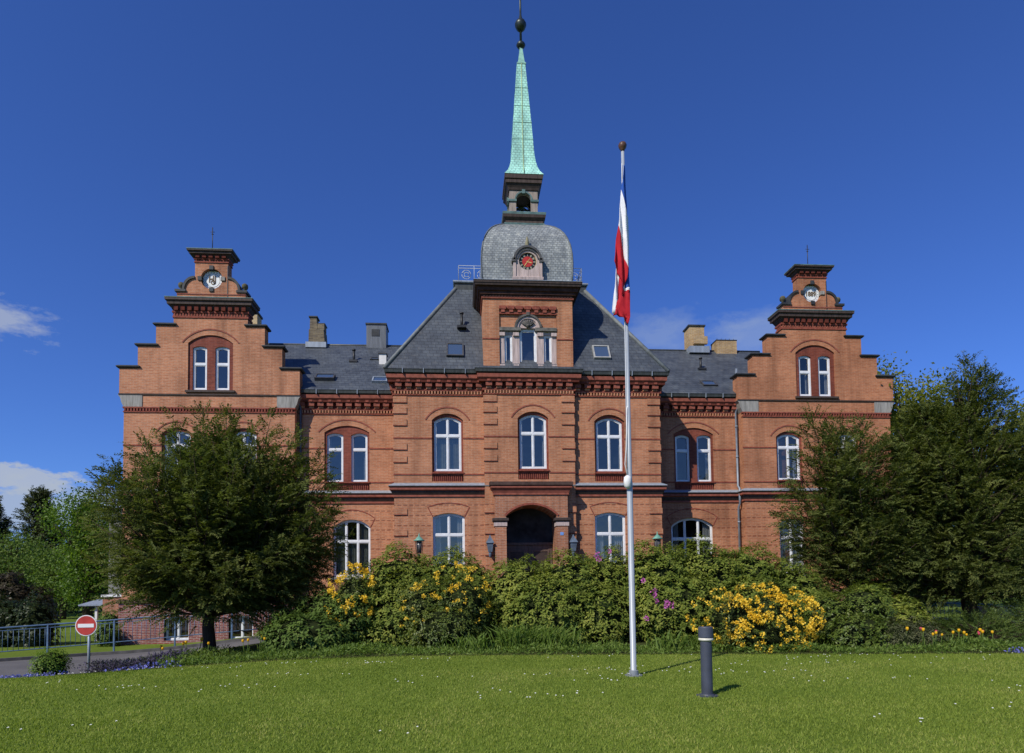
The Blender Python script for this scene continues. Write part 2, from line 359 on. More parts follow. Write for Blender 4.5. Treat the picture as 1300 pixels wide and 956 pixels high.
BED = [(-12.6, -13.2), (-11.6, -13.3), (-9.5, -12.55), (-7.5, -12.1), (-4, -11.9), (-0.9, -12.3), (2, -12.75), (5, -13.35), (8.5, -13.9), (14, -14.3)]
BEDB = [(-12.5, -12.0), (-11.8, -9.0), (-10.4, -6.1), (-8.4, -4.6), (-5, -4.1), (-1, -4.1), (2, -4.1), (5, -4.1), (8.5, -4.1), (14, -4.1)]
mb = MB(); v, f = loft(BED, BEDB, 50, 10, 0.012); mb.add(v, f, 0, True)
tag(mb.build('bed_soil', simple('soil', (0.05, 0.06, 0.02), 0.4, 5, 1.0, 0.0)), None, None, None, 'structure')

# ------------------------------------------------------------------ the brick hall
HALL = empty('town_hall', (0, 0, 0))
tag(HALL, 'red brick hall with stepped gables, central clock tower and green copper spire', 'building')

def window(x0, x1, z0, zs, rise, y, cols, transoms, fw=0.07, mw=0.055, curtain=None, back=0.75):
    """white painted window: frame with lights cut out, glass, dark room behind, optional curtain"""
    mb = MB(); holes = []
    ws = (x1 - x0 - 2 * fw - (cols - 1) * mw) / cols
    zr = [z0 + fw] + [t for t in transoms]
    for c in range(cols):
        a = x0 + fw + c * (ws + mw); b = a + ws
        for i, t in enumerate(zr):
            zb = t + (0.045 if i else 0)
            if i < len(transoms): holes.append([(a, zb), (b, zb), (b, transoms[i] - 0.045), (a, transoms[i] - 0.045)])
            else:
                top = [(b + (a - b) * k / 6, arch_z(b + (a - b) * k / 6, x0, x1, zs, rise) - fw) for k in range(7)]
                holes.append([(a, zb), (b, zb)] + top)
    mb.holed(arch(x0, x1, z0, zs, rise), holes, y, 0.07, 0.05)
    # casement beads: a slimmer second frame inside each light
    for h in holes:
        cx = sum(p[0] for p in h) / len(h); cz = sum(p[1] for p in h) / len(h)
        inner = [(p[0] + math.copysign(min(0.028, abs(cx - p[0])), cx - p[0]), p[1] + math.copysign(0.03, cz - p[1])) for p in h]
        mb.holed(h, [inner], y + 0.018, 0, 0.03)
    w = mb.build('window', WHITE, HALL)
    tl_ = random.uniform(-0.012, 0.012); tz_ = random.uniform(-0.006, 0.006); gl = MB(); gl.add([(x, y + 0.056 + tl_ * (x - (x0 + x1) / 2) + tz_ * (z - z0), z) for x, z in arch(x0 + 0.01, x1 - 0.01, z0 + 0.01, zs - 0.01, rise)], [tuple(range(len(arch(x0, x1, z0, zs, rise))))])
    gl.build('pane', GLASS, w)
    rm = MB(); e = 0.45
    rm.box(x0 - e, x1 + e, y + 0.12, y + back + 0.15, z0 - 0.3, zs + rise + 0.25)
    rm.f = [f for i, f in enumerate(rm.f) if i != 2]; rm.m = rm.m[:5]; rm.sm = rm.sm[:5]
    rm.build('room_lining', INTERIOR, w)
    if curtain:
        mat = BLIND if curtain[0] == 'blind' else CURT
        for (u0, u1, v0, v1) in curtain[1]:
            cm = MB()
            xa, xb = x0 + (x1 - x0) * u0, x0 + (x1 - x0) * u1; H = zs + rise - z0; za, zb = z0 + H * v0, z0 + H * v1
            n = max(8, int((xb - xa) / 0.02))
            cm.rings([[(xa + (xb - xa) * k / n, y + 0.2 + (0.03 if curtain[0] != 'blind' else 0.012) * math.sin(k * 1.57), z) for k in range(n + 1)] for z in (za, zb)], 0, False, False)
            cm.build('curtain' if curtain[0] != 'blind' else 'blind', mat, w)
    return w
def red_ring(x0, x1, z0, zs, rise, y, holes, mat=RED, name='window_surround'):
    return MB().holed(arch(x0, x1, z0, zs, rise), holes, y, 0.0, 0.12).build(name, mat, HALL)
def apron(x0, x1, z0, z1, y):
    """dentil panel and sill under a first-floor window"""
    mb = MB(); mb.box(x0 + 0.02, x1 - 0.02, y + 0.09, y + 0.16, z0, z1)
    n = int((x1 - x0) / 0.085); s = (x1 - x0 - 0.06) / n
    for k in range(n): mb.box(x0 + 0.04 + k * s, x0 + 0.04 + k * s + s * 0.5, y + 0.035, y + 0.09, z0 + 0.01, z1 - 0.06)
    mb.box(x0 + 0.021, x1 - 0.021, y + 0.02, y + 0.1, z1 - 0.06, z1 - 0.002)
    mb.box(x0 - 0.02, x1 + 0.02, y - 0.05, y + 0.12, z1, z1 + 0.055)
    mb.build('window_apron', RED, HALL)
def hood(x0, x1, zs, rise, y, off=0.26, w=0.055):
    pts = arch_curve(x0 - off, x1 + off, zs + 0.02, rise + off - 0.02, 16)
    MB().strip(pts, w, y - 0.02, y + 0.05).build('arch_hood', REDL, HALL)
def voussoir(x0, x1, zs, rise, y, off=0.40, sp=0.2):
    o = arch_curve(x0 - sp, x1 + sp, zs + off, rise + 0.02, 16)
    i = arch_curve(x0, x1, zs, rise, 16)
    mb = MB(); mb.strip([i[0]] + o + [i[-1]], 0.04, y - 0.012, y + 0.05); mb.build('arch_outline', RED, HALL)

Z0 = -1.0
# centre block, plane y = 0
CW = 5.57
gfw = lambda s: arch(s * 3.36 - 0.65, s * 3.36 + 0.65, 2.2, 4.34, 0.15)
ffw = lambda c, w, z0, zt: arch(c - w, c + w, z0, zt, 0.28)
mb = MB()
mb.holed([(-CW, Z0), (CW, Z0), (CW, 10.0), (-CW, 10.0)], [gfw(-1), gfw(1), ffw(-3.38, 0.64, 5.8, 8.34), ffw(3.4, 0.64, 5.8, 8.34), [(-1.7, 0.0), (1.7, 0.0), (1.7, 9.5), (-1.7, 9.5)]], 0, 2.15, 0.3)
mb.build('centre_wall', BR, HALL)
# tower shaft, plane y = -0.2, right up to the dome
TW = 1.875
mb = MB()
tw_open = [(-1.2, 10.53), (1.2, 10.53), (1.2, 13.1), (-1.2, 13.1)]
mb.holed([(-TW, Z0), (TW, Z0), (TW, 13.6), (-TW, 13.6)], [[(-1.15, 1.2), (1.15, 1.2), (1.15, 4.95), (-1.15, 4.95)], ffw(0.15, 0.64, 5.85, 8.40), tw_open], -0.2, 3.75, 0.22)
mb.build('tower_wall', BR, HALL)
# first-floor windows of the centre
for c, zoff, y in ((-3.38, 0, 0), (0.15, 0.07, -0.2), (3.4, 0, 0)):
    a, b = c - 0.64, c + 0.64
    red_ring(a, b, 6.12 + zoff, 8.34 + zoff, 0.28, y + 0.09, [arch(c - 0.56, c + 0.56, 6.24 + zoff, 8.3 + zoff, 0.2)])
    window(c - 0.56, c + 0.56, 6.24 + zoff, 8.30 + zoff, 0.2, y + 0.16, 2, [7.72 + zoff],
           curtain=('cloth', [(0.02, 0.10, 0, 0.62), (0.90, 0.98, 0, 0.62)]) if c > 3 else (('blind', [(0.04, 0.96, 0.0, 0.60)]) if c < 0 else ('cloth', [(0.03, 0.14, 0.0, 0.95), (0.86, 0.97, 0.0, 0.95)])))
    apron(a, b, 5.80 + zoff, 6.12 + zoff, y)
    hood(a, b, 8.34 + zoff, 0.28, y)
# ground-floor windows of the centre
for s in (-1, 1):
    c = s * 3.36
    window(c - 0.65, c + 0.65, 2.2, 4.34, 0.15, 0.1, 2, [3.60], curtain=('cloth', [(0.0, 0.32, 0, 0.6), (0.62, 1.0, 0, 0.6)]) if s > 0 else ('cloth', [(0.02, 0.24, 0.0, 0.95), (0.76, 0.98, 0.0, 0.95)]))
    voussoir(c - 0.65, c + 0.65, 4.34, 0.15, 0)
# inner walls
for s in (-1, 1):
    IX0, IX1 = (-9.95, -5.5) if s < 0 else (5.5, 9.95)
    ca = -7.82 if s < 0 else 7.80; wa = 0.97 if s < 0 else 0.93
    cg = -7.62 if s < 0 else 7.64; wg = 0.8 if s < 0 else 0.98
    a, b = ca - wa, ca + wa
    mb = MB(); mb.holed([(IX0, Z0), (IX1, Z0), (IX1, 9.9), (IX0, 9.9)], [arch(a, b, 5.75, 8.30, 0.30), arch(cg - wg, cg + wg, 1.95, 4.1, 0.36)], 2.1, 0.5, 0.3)
    mb.build('inner_wall', BR, HALL)
    p = 0.17; w1 = (a + 0.09, ca - p); w2 = (ca + p, b - 0.09)
    red_ring(a, b, 6.06, 8.30, 0.30, 2.16, [arch(w[0], w[1], 6.12, 8.18, 0.1) for w in (w1, w2)], REDPL)
    for k, w in enumerate((w1, w2)):
        window(w[0], w[1], 6.12, 8.18, 0.1, 2.24, 1, [7.56], curtain=('cloth', [(0.72, 0.95, 0.0, 0.62)]) if k else ('cloth', [(0.05, 0.2, 0.0, 0.9)]))
    apron(a, b, 5.75, 6.06, 2.1); hood(a, b, 8.30, 0.30, 2.1)
    window(cg - wg, cg + wg, 1.95, 4.1, 0.36, 2.22, 3, [3.50], curtain=('blind', [(0, 0.30, 0, 1), (0.36, 0.63, 0, 0.6), (0.70, 1, 0, 1)]) if s < 0 else ('cloth', [(0.0, 0.22, 0, 0.9), (0.8, 1.0, 0, 0.9)]))
    MB().box(cg - wg - 0.1, cg + wg + 0.1, 2.0, 2.3, 1.85, 1.948).build('window_sill', STONE, HALL)
    voussoir(cg - wg, cg + wg, 4.1, 0.36, 2.1)
# wings with stepped gables
WC = 13.45
for s in (-1, 1):
    C = s * WC
    hw = 3.52
    steps = [(3.72, 9.78), (3.72, 10.88), (2.98, 10.88), (2.98, 11.83), (2.25, 11.83), (2.25, 12.73), (1.535, 12.73), (1.535, 13.42)]
    prof = [(hw, Z0), (hw, 9.2)] + steps
    outer = [(C - x, z) for x, z in prof][::-1] + [(C + x, z) for x, z in prof]
    outer = outer[::-1]
    ff = [C - 1.36 * 1.0, C + 1.36]
    holes = [arch(c - 0.62, c + 0.62, 5.75, 8.1, 0.25) for c in ff] + [arch(c - 0.58, c + 0.58, 1.85, 4.15, 0.2) for c in ff]
    holes.append(arch(C - 0.93, C + 0.93, 9.95, 12.0, 0.36))
    if s < 0: holes += [arch(c - 0.5, c + 0.5, -0.62, 0.25, 0.18) for c in (-14.73, -12.12)]
    mb = MB(); mb.holed(outer, holes, 1.6, 0.5, 0.3); mb.build('gable_wall', BR, HALL)
    for c in ff:
        red_ring(c - 0.62, c + 0.62, 6.06, 8.1, 0.25, 1.68, [arch(c - 0.54, c + 0.54, 6.12, 8.05, 0.18)])
        window(c - 0.54, c + 0.54, 6.12, 8.05, 0.18, 1.75, 2, [7.62], curtain=('cloth', [(0.78, 0.95, 0, 0.8)]) if s > 0 else ('cloth', [(0.04, 0.2, 0, 0.95), (0.8, 0.96, 0, 0.95)]))
        apron(c - 0.62, c + 0.62, 5.75, 6.06, 1.6); hood(c - 0.62, c + 0.62, 8.1, 0.25, 1.6)
        window(c - 0.58, c + 0.58, 1.85, 4.15, 0.2, 1.72, 2, [3.5], curtain=('cloth', [(0.0, 0.25, 0, 0.65), (0.75, 1, 0, 0.65)]) if s > 0 else None)
        MB().box(c - 0.66, c + 0.66, 1.52, 1.75, 1.75, 1.848).build('window_sill', STONE, HALL)
        voussoir(c - 0.58, c + 0.58, 4.15, 0.2, 1.6)
    # gable twin window
    a, b = C - 0.93, C + 0.93; w1 = (a + 0.17, C - 0.17); w2 = (C + 0.17, b - 0.17)
    red_ring(a, b, 9.95, 12.0, 0.36, 1.66, [arch(w[0], w[1], 10.0, 11.80, 0.08) for w in (w1, w2)], REDPL)
    for k, w in enumerate((w1, w2)):
        window(w[0], w[1], 10.0, 11.80, 0.08, 1.72, 1, [11.12], curtain=('cloth', [(0.70, 0.95, 0.05, 0.6)]) if s > 0 else None)
    hood(a, b, 12.0, 0.36, 1.6, 0.24)
    MB().box(a - 0.08, b + 0.1, 1.5, 1.72, 9.86, 9.948).build('window_sill', DARK, HALL)
    if s < 0:
        for c in (-14.73, -12.12):
            window(c - 0.5, c + 0.5, -0.62, 0.25, 0.18, 1.74, 2, [])
            MB().strip(arch_curve(c - 0.6, c + 0.6, 0.26, 0.2, 12), 0.16, 1.53, 1.62).build('arch_outline', BRB, HALL)
    # stone kneelers, strings, dentils
    for t in (-1, 1):
        e = C + t * hw
        MB().prism([(e - t * 0.75, 9.23), (e + t * 0.01, 9.23), (e + t * 0.10, 9.42), (e + t * 0.15, 9.62), (e + t * 0.24, 9.74), (e - t * 0.75, 9.74)][::t], 1.575, 2.1).build('stone_kneeler', STONE, HALL)
    mb = MB(); mb.box(C - 3.735, C + 3.735, 1.55, 1.62, 9.742, 9.79, 1)
    mb.box(C - hw - 0.03, C + hw + 0.03, 1.54, 1.7, 9.16, 9.22, 0); mb.box(C - hw - 0.02, C + hw + 0.02, 1.56, 1.7, 8.99, 9.04, 0)
    n = 56
    for k in range(n): mb.box(C - hw + 0.03 + k * (2 * hw - 0.06) / n, C - hw + 0.03 + (k + 0.5) * (2 * hw - 0.06) / n, 1.55, 1.68, 9.04, 9.16, 0)
    mb.box(C - hw + 0.01, C + hw - 0.01, 1.592, 1.7, 9.04, 9.16, 2)  # dark strip behind the dentils, gap shade put into its colour
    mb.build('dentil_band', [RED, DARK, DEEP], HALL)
    for z in (7.57, 6.0):
        for (a, b) in ((-hw - 0.015, -1.99), (-0.73, 0.73), (1.99, hw + 0.015)): MB().box(C + a, C + b, 1.575, 1.65, z, z + 0.048).build('string_course', RED, HALL)
    # step copings
    for t in (-1, 1):
        for (x0_, x1_, z_) in ((2.89, 3.81, 10.88), (2.16, 3.07, 11.83), (1.42, 2.34, 12.73)):
            lo, hi = sorted((C + t * x0_, C + t * x1_))
            lo2 = lo + (0.09 if t > 0 else 0.0); hi2 = hi - (0.09 if t < 0 else 0)
            mb = MB(); mb.rect(lo, hi, 1.53, 2.17, [(-0.02, z_ + 0.002), (0.02, z_ + 0.05), (0.02, z_ + 0.085), (-0.03, z_ + 0.12)])
            mb.build('step_coping', CAPM, HALL)
    # gable cornice, attic, crown
    def cornice(x0, x1, y0, y1, zb, zt, out, nden, name):
        mb = MB(); H = zt - zb
        mb.rect(x0, x1, y0, y1, [(0.015, zb), (0.035, zb), (0.035, zb + H * 0.10), (0.02, zb + H * 0.10)], 0)
        for k in range(nden): mb.box(x0 + (k + 0.15) * (x1 - x0) / nden, x0 + (k + 0.65) * (x1 - x0) / nden, y0 - 0.035, y0 + 0.05, zb + H * 0.10, zb + H * 0.26, 0)
        for sgn, xe in ((-1, x0), (1, x1)):
            for k in range(4): mb.box(min(xe, xe + sgn * 0.035), max(xe, xe + sgn * 0.035), y0 + 0.03 + k * 0.12, y0 + 0.09 + k * 0.12, zb + H * 0.10, zb + H * 0.26, 0)
        mb.rect(x0, x1, y0, y1, [(0.02, zb + H * 0.26), (0.05, zb + H * 0.26), (0.06, zb + H * 0.36), (0.02, zb + H * 0.36)], 0)
        nb = int((x1 - x0) / 0.26)
        for k in range(nb): mb.box(x0 + (k + 0.2) * (x1 - x0) / nb, x0 + (k + 0.8) * (x1 - x0) / nb, y0 - out * 0.5, y0 + 0.05, zb + H * 0.36, zb + H * 0.62, 3)
        mb.rect(x0, x1, y0, y1, [(0.03, zb + H * 0.40), (out * 0.45, zb + H * 0.62), (out * 0.75, zb + H * 0.66), (out * 0.78, zb + H * 0.80), (out, zb + H * 0.86), (out, zb + H * 0.97), (out - 0.04, zt)], 1)
        mb.rect(x0, x1, y0, y1, [(out - 0.05, zt - 0.012), (out + 0.012, zt - 0.012), (out + 0.012, zt + 0.02), (out - 0.06, zt + 0.03)], 2)
        return mb.build(name, [RED, DARK, PATINA, DEEP], HALL)
    cornice(C - 1.535, C + 1.535, 1.6, 2.12, 13.08, 13.88, 0.27, 26, 'gable_cornice')
    att = [(1.43, 13.9), (1.43, 14.22), (1.14, 14.25)] + [(0.69 + 0.44 * math.cos(t), 14.32 + 0.52 * math.sin(t)) for t in np.linspace(0, math.pi / 2, 9)] + [(0.685, 15.66)]
    outl = ([(C + x, z) for x, z in att] + [(C - x, z) for x, z in att[::-1]])
    disc = lambda r: [(C + 0.0 + r * math.cos(t), 14.83 + r * math.sin(t)) for t in np.linspace(0, 2 * math.pi, 29)[:-1]]
    mb = MB(); mb.holed(outl, [disc(0.45)], 1.64, 0.45, 0.22); mb.build('attic_wall', BR, HALL)
    mb = MB(); mb.add([(x, 2.09, z) for x, z in outl], [tuple(range(len(outl)))[::-1]]); mb.build('attic_back', BR, HALL)
    MB().box(C - 1.43, C + 1.43, 1.62, 1.66, 14.12, 14.16).build('string_course', RED, HALL)
    for t in (-1, 1):
        mb = MB(); mb.strip([(C + t * (0.69 + 0.47 * math.cos(q)), 14.32 + 0.55 * math.sin(q)) for q in np.linspace(0, math.pi / 2, 10)], 0.10, 1.58, 2.12)
        lo, hi = sorted((C + t * 1.05, C + t * 1.5)); mb.box(lo, hi, 1.57, 2.13, 14.23, 14.33)
        mb.build('scroll_coping', CAPM, HALL)
        mb = MB(); mb.lathe(C + t * 1.33, 1.85, [(0.10, 14.33), (0.10, 14.38), (0.055, 14.40), (0.05, 14.47), (0.12, 14.52), (0.135, 14.60), (0.12, 14.68), (0.06, 14.73), (0.0, 14.74)], 12)
        mb.build('ball_finial', simple('mossy_stone', (0.10, 0.095, 0.06), 0.4, 8, 0.9, 0.1), HALL)
    MB().box(C + 0.66, C + 0.69, 1.625, 1.66, 14.0, 15.4).build('lightning_cable', IRON, HALL)
    cornice(C - 0.685, C + 0.685, 1.64, 2.09, 15.52, 16.02, 0.26, 12, 'crown_cornice')
    mb = MB(); mb.tube([(C - 0.05, 1.85, 16.0), (C - 0.05, 1.85, 17.2)], 0.018); mb.lathe(C - 0.05, 1.85, [(0.0, 16.86), (0.05, 16.9), (0.0, 16.94)], 8); mb.tube([(C - 0.14, 1.85, 17.0), (C + 0.04, 1.85, 17.0)], 0.012); mb.build('lightning_rod', IRON, HALL)
    # medallion
    mb = MB(); mb.lathe(0, 0, [(0.0, 0), (0.435, 0), (0.435, 0.05), (0.40, 0.06), (0.0, 0.06)], 32, 0, False)
    for k in range(18): # blue ornament dots round the rim
        an = 2 * math.pi * k / 18; mb.lathe(0.35 * math.cos(an), 0.35 * math.sin(an), [(0.02, 0.06), (0.018, 0.066), (0.0, 0.066)], 6, 1, False)
    mb.rings([[(r_ * math.cos(t), r_ * math.sin(t), 0.066) for t in np.linspace(0, 2 * math.pi, 33)[:-1]] for r_ in (0.288, 0.302)], 2, False, True, False, False)
    M = Matrix.Translation((C, 1.86, 14.83)) @ Matrix.Rotation(R(90), 4, 'X')
    mb.v = [tuple(M @ Vector(p)) for p in mb.v]
    md = mb.build('medallion', [simple('enamel_white', (0.74, 0.76, 0.74), 0.08, 8, 0.4), simple('enamel_blue', (0.16, 0.24, 0.40), 0.2, 8, 0.4), simple('enamel_brown', (0.16, 0.11, 0.05), 0.2, 8, 0.4)], HALL)
    def text(body, size, x, z, sx=1.0, mat=None):
        cu = bpy.data.curves.new('lettering', 'FONT'); cu.body = body; cu.size = size; cu.extrude = 0.008; cu.align_x = 'CENTER'; cu.align_y = 'CENTER'; cu.offset = 0.006
        t = bpy.data.objects.new('lettering', cu); col.objects.link(t)
        t.matrix_world = Matrix.Translation((x, 1.790, z)) @ Matrix.Rotation(R(90), 4, 'X') @ Matrix.Diagonal((sx, 1, 1, 1))
        dg = bpy.context.evaluated_depsgraph_get(); me = bpy.data.meshes.new_from_object(t.evaluated_get(dg)); me.transform(t.matrix_world)
        bpy.data.objects.remove(t); o = bpy.data.objects.new('lettering', me); col.objects.link(o); me.materials.clear(); me.materials.append(mat); o.parent = md
    brown = simple('numeral_brown', (0.13, 0.085, 0.04), 0.2, 8, 0.5)
    if s > 0: text('1889', 0.30, C, 14.83, 0.85, brown)
    else: text('H', 0.42, C - 0.06, 14.87, 0.8, brown); text('J', 0.40, C + 0.10, 14.88, 0.8, brown); text('O', 0.27, C + 0.01, 14.73, 0.9, brown)
    for k in range(4):
        an = k * math.pi / 2; px, pz = C + 0.48 * math.sin(an), 14.83 + 0.48 * math.cos(an)
        MB().box(px - 0.085, px + 0.085, 1.59, 1.9, pz - 0.085, pz + 0.085).build('keystone', CAPM if k != 1 else STONE, HALL)
# ledge between the floors
def ledge(x0, x1, y0, y1, dz=0.0):
    mb = MB()
    mb.rect(x0, x1, y0, y1, [(0.0, 5.16 + dz), (0.05, 5.16 + dz), (0.05, 5.22 + dz), (0.03, 5.22 + dz), (0.03, 5.24 + dz)], 0, True, False)
    mb.rect(x0, x1, y0, y1, [(0.03, 5.242 + dz), (0.10, 5.36 + dz), (0.10, 5.40 + dz)], 1, False, False)
    mb.rect(x0, x1, y0, y1, [(0.10, 5.40 + dz), (0.17, 5.44 + dz), (0.17, 5.53 + dz), (0.15, 5.55 + dz)], 0, False, False)
    mb.rect(x0, x1, y0, y1, [(0.15, 5.55 + dz), (0.205, 5.56 + dz), (0.215, 5.60 + dz)], 1, False, False)
    mb.rect(x0, x1, y0, y1, [(0.215, 5.60 + dz), (0.19, 5.63 + dz), (0.0, 5.735 + dz)], 2, False, False)
    return mb.build('belt_ledge', [REDL, DARK, ZINC], HALL)
ledge(-CW, CW, 0, 3); ledge(-9.95, 9.95, 2.1, 3, -0.003)
for s in (-1, 1): ledge(s * WC - 3.52, s * WC + 3.52, 1.6, 3, 0.003)
# main cornices with corbels
def eaves(x0, x1, y0, y1, zt, H, dz=0, back=True, corb=True, sides=True):
    zb = zt - H; mb = MB()
    mb.rect(x0, x1, y0, y1, [(0.0, zb + dz), (0.045, zb + dz), (0.045, zb + 0.05 + dz), (0.0, zb + 0.05 + dz)], 0)
    def row(xa, xb, step, w, y_, z0_, z1_, m):
        n = max(1, int(round((xb - xa) / step)))
        for k in range(n):
            c = xa + (k + 0.5) * (xb - xa) / n; mb.box(c - w / 2, c + w / 2, y_, y0 + 0.05, z0_, z1_, m)
    def col_(xw, sg, step, w, o, z0_, z1_, m):
        for k in range(int(1.8 / step)):
            c = y0 + (k + 0.5) * step; mb.box(min(xw, xw + sg * o), max(xw, xw + sg * o), c - w / 2, c + w / 2, z0_, z1_, m)
    row(x0, x1, 0.125, 0.065, y0 - 0.06, zb + 0.05 + dz, zb + 0.17 + dz, 3)
    if sides:
        for xw, sg in ((x0, -1), (x1, 1)): col_(xw, sg, 0.125, 0.065, 0.045, zb + 0.05 + dz, zb + 0.17 + dz, 0); col_(xw, sg, 0.42, 0.2, 0.16, zb + 0.26 + dz, zb + 0.50 + dz, 1)
    mb.rect(x0, x1, y0, y1, [(0.0, zb + 0.17 + dz), (0.06, zb + 0.17 + dz), (0.07, zb + 0.25 + dz), (0.0, zb + 0.25 + dz)], 0)
    if corb:
        row(x0, x1, 0.42, 0.21, y0 - 0.10, zb + 0.25 + dz, zb + 0.34 + dz, 3)
        row(x0, x1, 0.42, 0.26, y0 - 0.17, zb + 0.34 + dz, zb + 0.50 + dz, 1)
    mb.rect(x0, x1, y0, y1, [(0.02, zb + 0.252 + dz), (0.035, zb + 0.49 + dz)], 4, False, False)  # dark backing, shade between the corbels painted in
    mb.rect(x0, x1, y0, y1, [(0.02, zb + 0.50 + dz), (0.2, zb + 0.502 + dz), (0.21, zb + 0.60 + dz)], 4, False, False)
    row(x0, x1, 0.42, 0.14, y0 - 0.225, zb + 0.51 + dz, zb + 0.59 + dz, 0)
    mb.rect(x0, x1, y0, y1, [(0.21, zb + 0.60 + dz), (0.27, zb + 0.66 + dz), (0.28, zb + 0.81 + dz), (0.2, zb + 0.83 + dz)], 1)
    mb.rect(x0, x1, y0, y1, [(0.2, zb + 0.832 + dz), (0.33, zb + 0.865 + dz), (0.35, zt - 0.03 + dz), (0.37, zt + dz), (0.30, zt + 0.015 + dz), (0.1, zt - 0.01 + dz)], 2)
    mb.rect(x0, x1, y0, y1, [(0.004, zb + 0.051 + dz), (0.004, zb + 0.169 + dz)], 4, False, False)  # dark strip painting the shade between the small dentils
    c = mb.build('eaves_cornice', [RED, REDL, GUT, BR, DEEP], HALL); return c
eaves(-CW, CW, 0, 3.5, 10.36, 1.0)
eaves(-TW, TW, -0.2, 3.4, 10.36, 1.0, 0.012, sides=False)
for s in (-1, 1): eaves(min(s * 5.5, s * 9.93), max(s * 5.5, s * 9.93), 2.1, 4, 10.09, 1.0, sides=False)
for sx0, sx1, y0 in ((-9.5, -6, 1.7), (6.3, 9.5, 1.7), (-5.6, -2.2, -0.4), (2.2, 5.6, -0.4)):
    for k in range(4): # gutter brackets
        x = sx0 + (sx1 - sx0) * (k + 0.5) / 4; z = 10.09 if y0 > 0 else 10.36
        MB().box(x - 0.012, x + 0.012, y0 + (0.015 if y0 > 0 else 0.005), y0 + 0.1, z - 0.18, z + 0.02).build('gutter_bracket', ZINC, HALL)
# string courses, quoins
def string(a, b, y, y1, z0, z1): MB().box(a, b, y, y1, z0, z1).build('string_course', RED, HALL)
for z in (6.09, 7.59):
    for (a, b) in ((-CW - 0.02, -4.02), (-2.74, -1.88), (1.88, 2.76), (4.04, CW + 0.02)): string(a, b, -0.022, 0.05, z - 0.03, z + 0.02)
    for (a, b) in ((-TW - 0.02, -0.49), (0.79, TW + 0.02)): string(a, b, -0.224, -0.1, z + 0.02, z + 0.07)
    for (a, b) in ((-9.9, -8.79), (-6.85, -5.58), (5.58, 6.87), (8.73, 9.9)): string(a, b, 2.078, 2.2, z - 0.03, z + 0.02)
for sx in (-1, 1): string(min(sx * 1.21, sx * (TW + 0.02)), max(sx * 1.21, sx * (TW + 0.02)), -0.224, -0.1, 11.69, 11.74)
def quoin(xe, sg, y, z0, z1, w=0.53):
    lo, hi = sorted((xe + sg * 0.022, xe - sg * w)); mb = MB(); mb.box(lo, hi, y - 0.035, y + 0.3, z0, z1)
    lo, hi = sorted((xe + sg * 0.024, xe - sg * (w + 0.004))); mb.box(lo, hi, y - 0.04, y + 0.1, z0 - 0.028, z0 - 0.001, 1)
    mb.build('quoin', [BR, RED], HALL)
for zt in (9.07, 8.62, 8.12, 7.12, 6.60):
    for sx in (-1, 1):
        quoin(sx * CW, sx, 0, zt, zt + 0.24); quoin(sx * TW, sx, -0.2, zt + 0.03, zt + 0.27)
for zt in (4.45, 3.58, 2.7):
    for sx in (-1, 1): quoin(sx * CW, sx, 0, zt, zt + 0.22); quoin(sx * TW, sx, -0.2, zt + 0.05, zt + 0.27, 0.4)
# plinth along the wings (dark brick with a stone top)
mb = MB(); 
mb.holed([(-17.05, Z0), (-9.9, Z0), (-9.9, 0.95), (-17.05, 0.95)], [arch(c - 0.5, c + 0.5, -0.62, 0.25, 0.18) for c in (-14.73, -12.12)], 1.54, 0.5, 0.3)
mb.box(9.9, 17.05, 1.54, 2.0, Z0, 0.95); mb.box(-9.9, 9.9, 2.04, 2.2, Z0, 0.95); mb.box(-5.63, 5.63, -0.06, 0.3, Z0, 0.95)
mb.build('plinth', BRB, HALL)
PCAP = simple('plinth_cap_stone', (0.10, 0.06, 0.05), 0.3, 4, 0.9, 0.1)
for a, b, y in ((-17.1, -9.88, 1.5), (9.88, 17.1, 1.5), (-9.8, -5.7, 2.0), (5.7, 9.8, 2.0), (-5.68, -1.5, -0.1), (1.5, 5.68, -0.1)): MB().rect(a, b, y, y + 0.4, [(0, 0.951), (0.02, 0.96), (0.02, 1.0), (-0.03, 1.12)]).build('plinth_cap', PCAP, HALL)

# porch
mb = MB(); op = arch(-1.03, 1.03, 0.9, 4.33, 0.44)
mb.holed([(-1.49, Z0), (1.49, Z0), (1.49, 5.18), (-1.49, 5.18)], [op], -0.5, 0.32, 1.5); mb.build('porch_wall', BRP, HALL)
mb = MB(); mb.rect(-1.49, 1.49, -0.5, 1, [(0.0, 5.17), (0.05, 5.17), (0.05, 5.24), (0.10, 5.37), (0.17, 5.44), (0.17, 5.50), (0.15, 5.52)], 0, True, False)
mb.rect(-1.49, 1.49, -0.5, 1, [(0.15, 5.52), (0.21, 5.55), (0.215, 5.67), (0.19, 5.69), (0.0, 5.72)], 1); mb.build('porch_ledge', [REDL, simple('porch_ledge_brown', (0.075, 0.045, 0.036), 0.35, 5, 0.8, 0.2)], HALL)
for sx in (-1, 1):
    mb = MB(); a, b = sorted((sx * 1.0, sx * 1.53))
    mb.rect(a + 0.03, b - 0.03, -0.5, 0.0, [(0.01, 3.90), (0.03, 3.90), (0.03, 4.06)], 0); mb.rect(a + 0.03, b - 0.03, -0.5, 0.0, [(0.03, 4.06), (0.09, 4.12), (0.09, 4.22), (0.02, 4.235)], 1)
    mb.build('pier_capital', [PSTONE, DARK], HALL)
MB().strip(arch_curve(-1.09, 1.09, 4.33, 0.47, 18), 0.08, -0.53, -0.45).build('porch_arch', RED, HALL)
MB().box(-1.2, 1.2, 0.9, 1.0, 3.25, 5.2).build('fanlight_wall', INTERIOR, HALL)
MB().box(-1.15, 1.15, -0.5, 1.0, 0.8, 0.9).build('porch_floor', STONE, HALL)
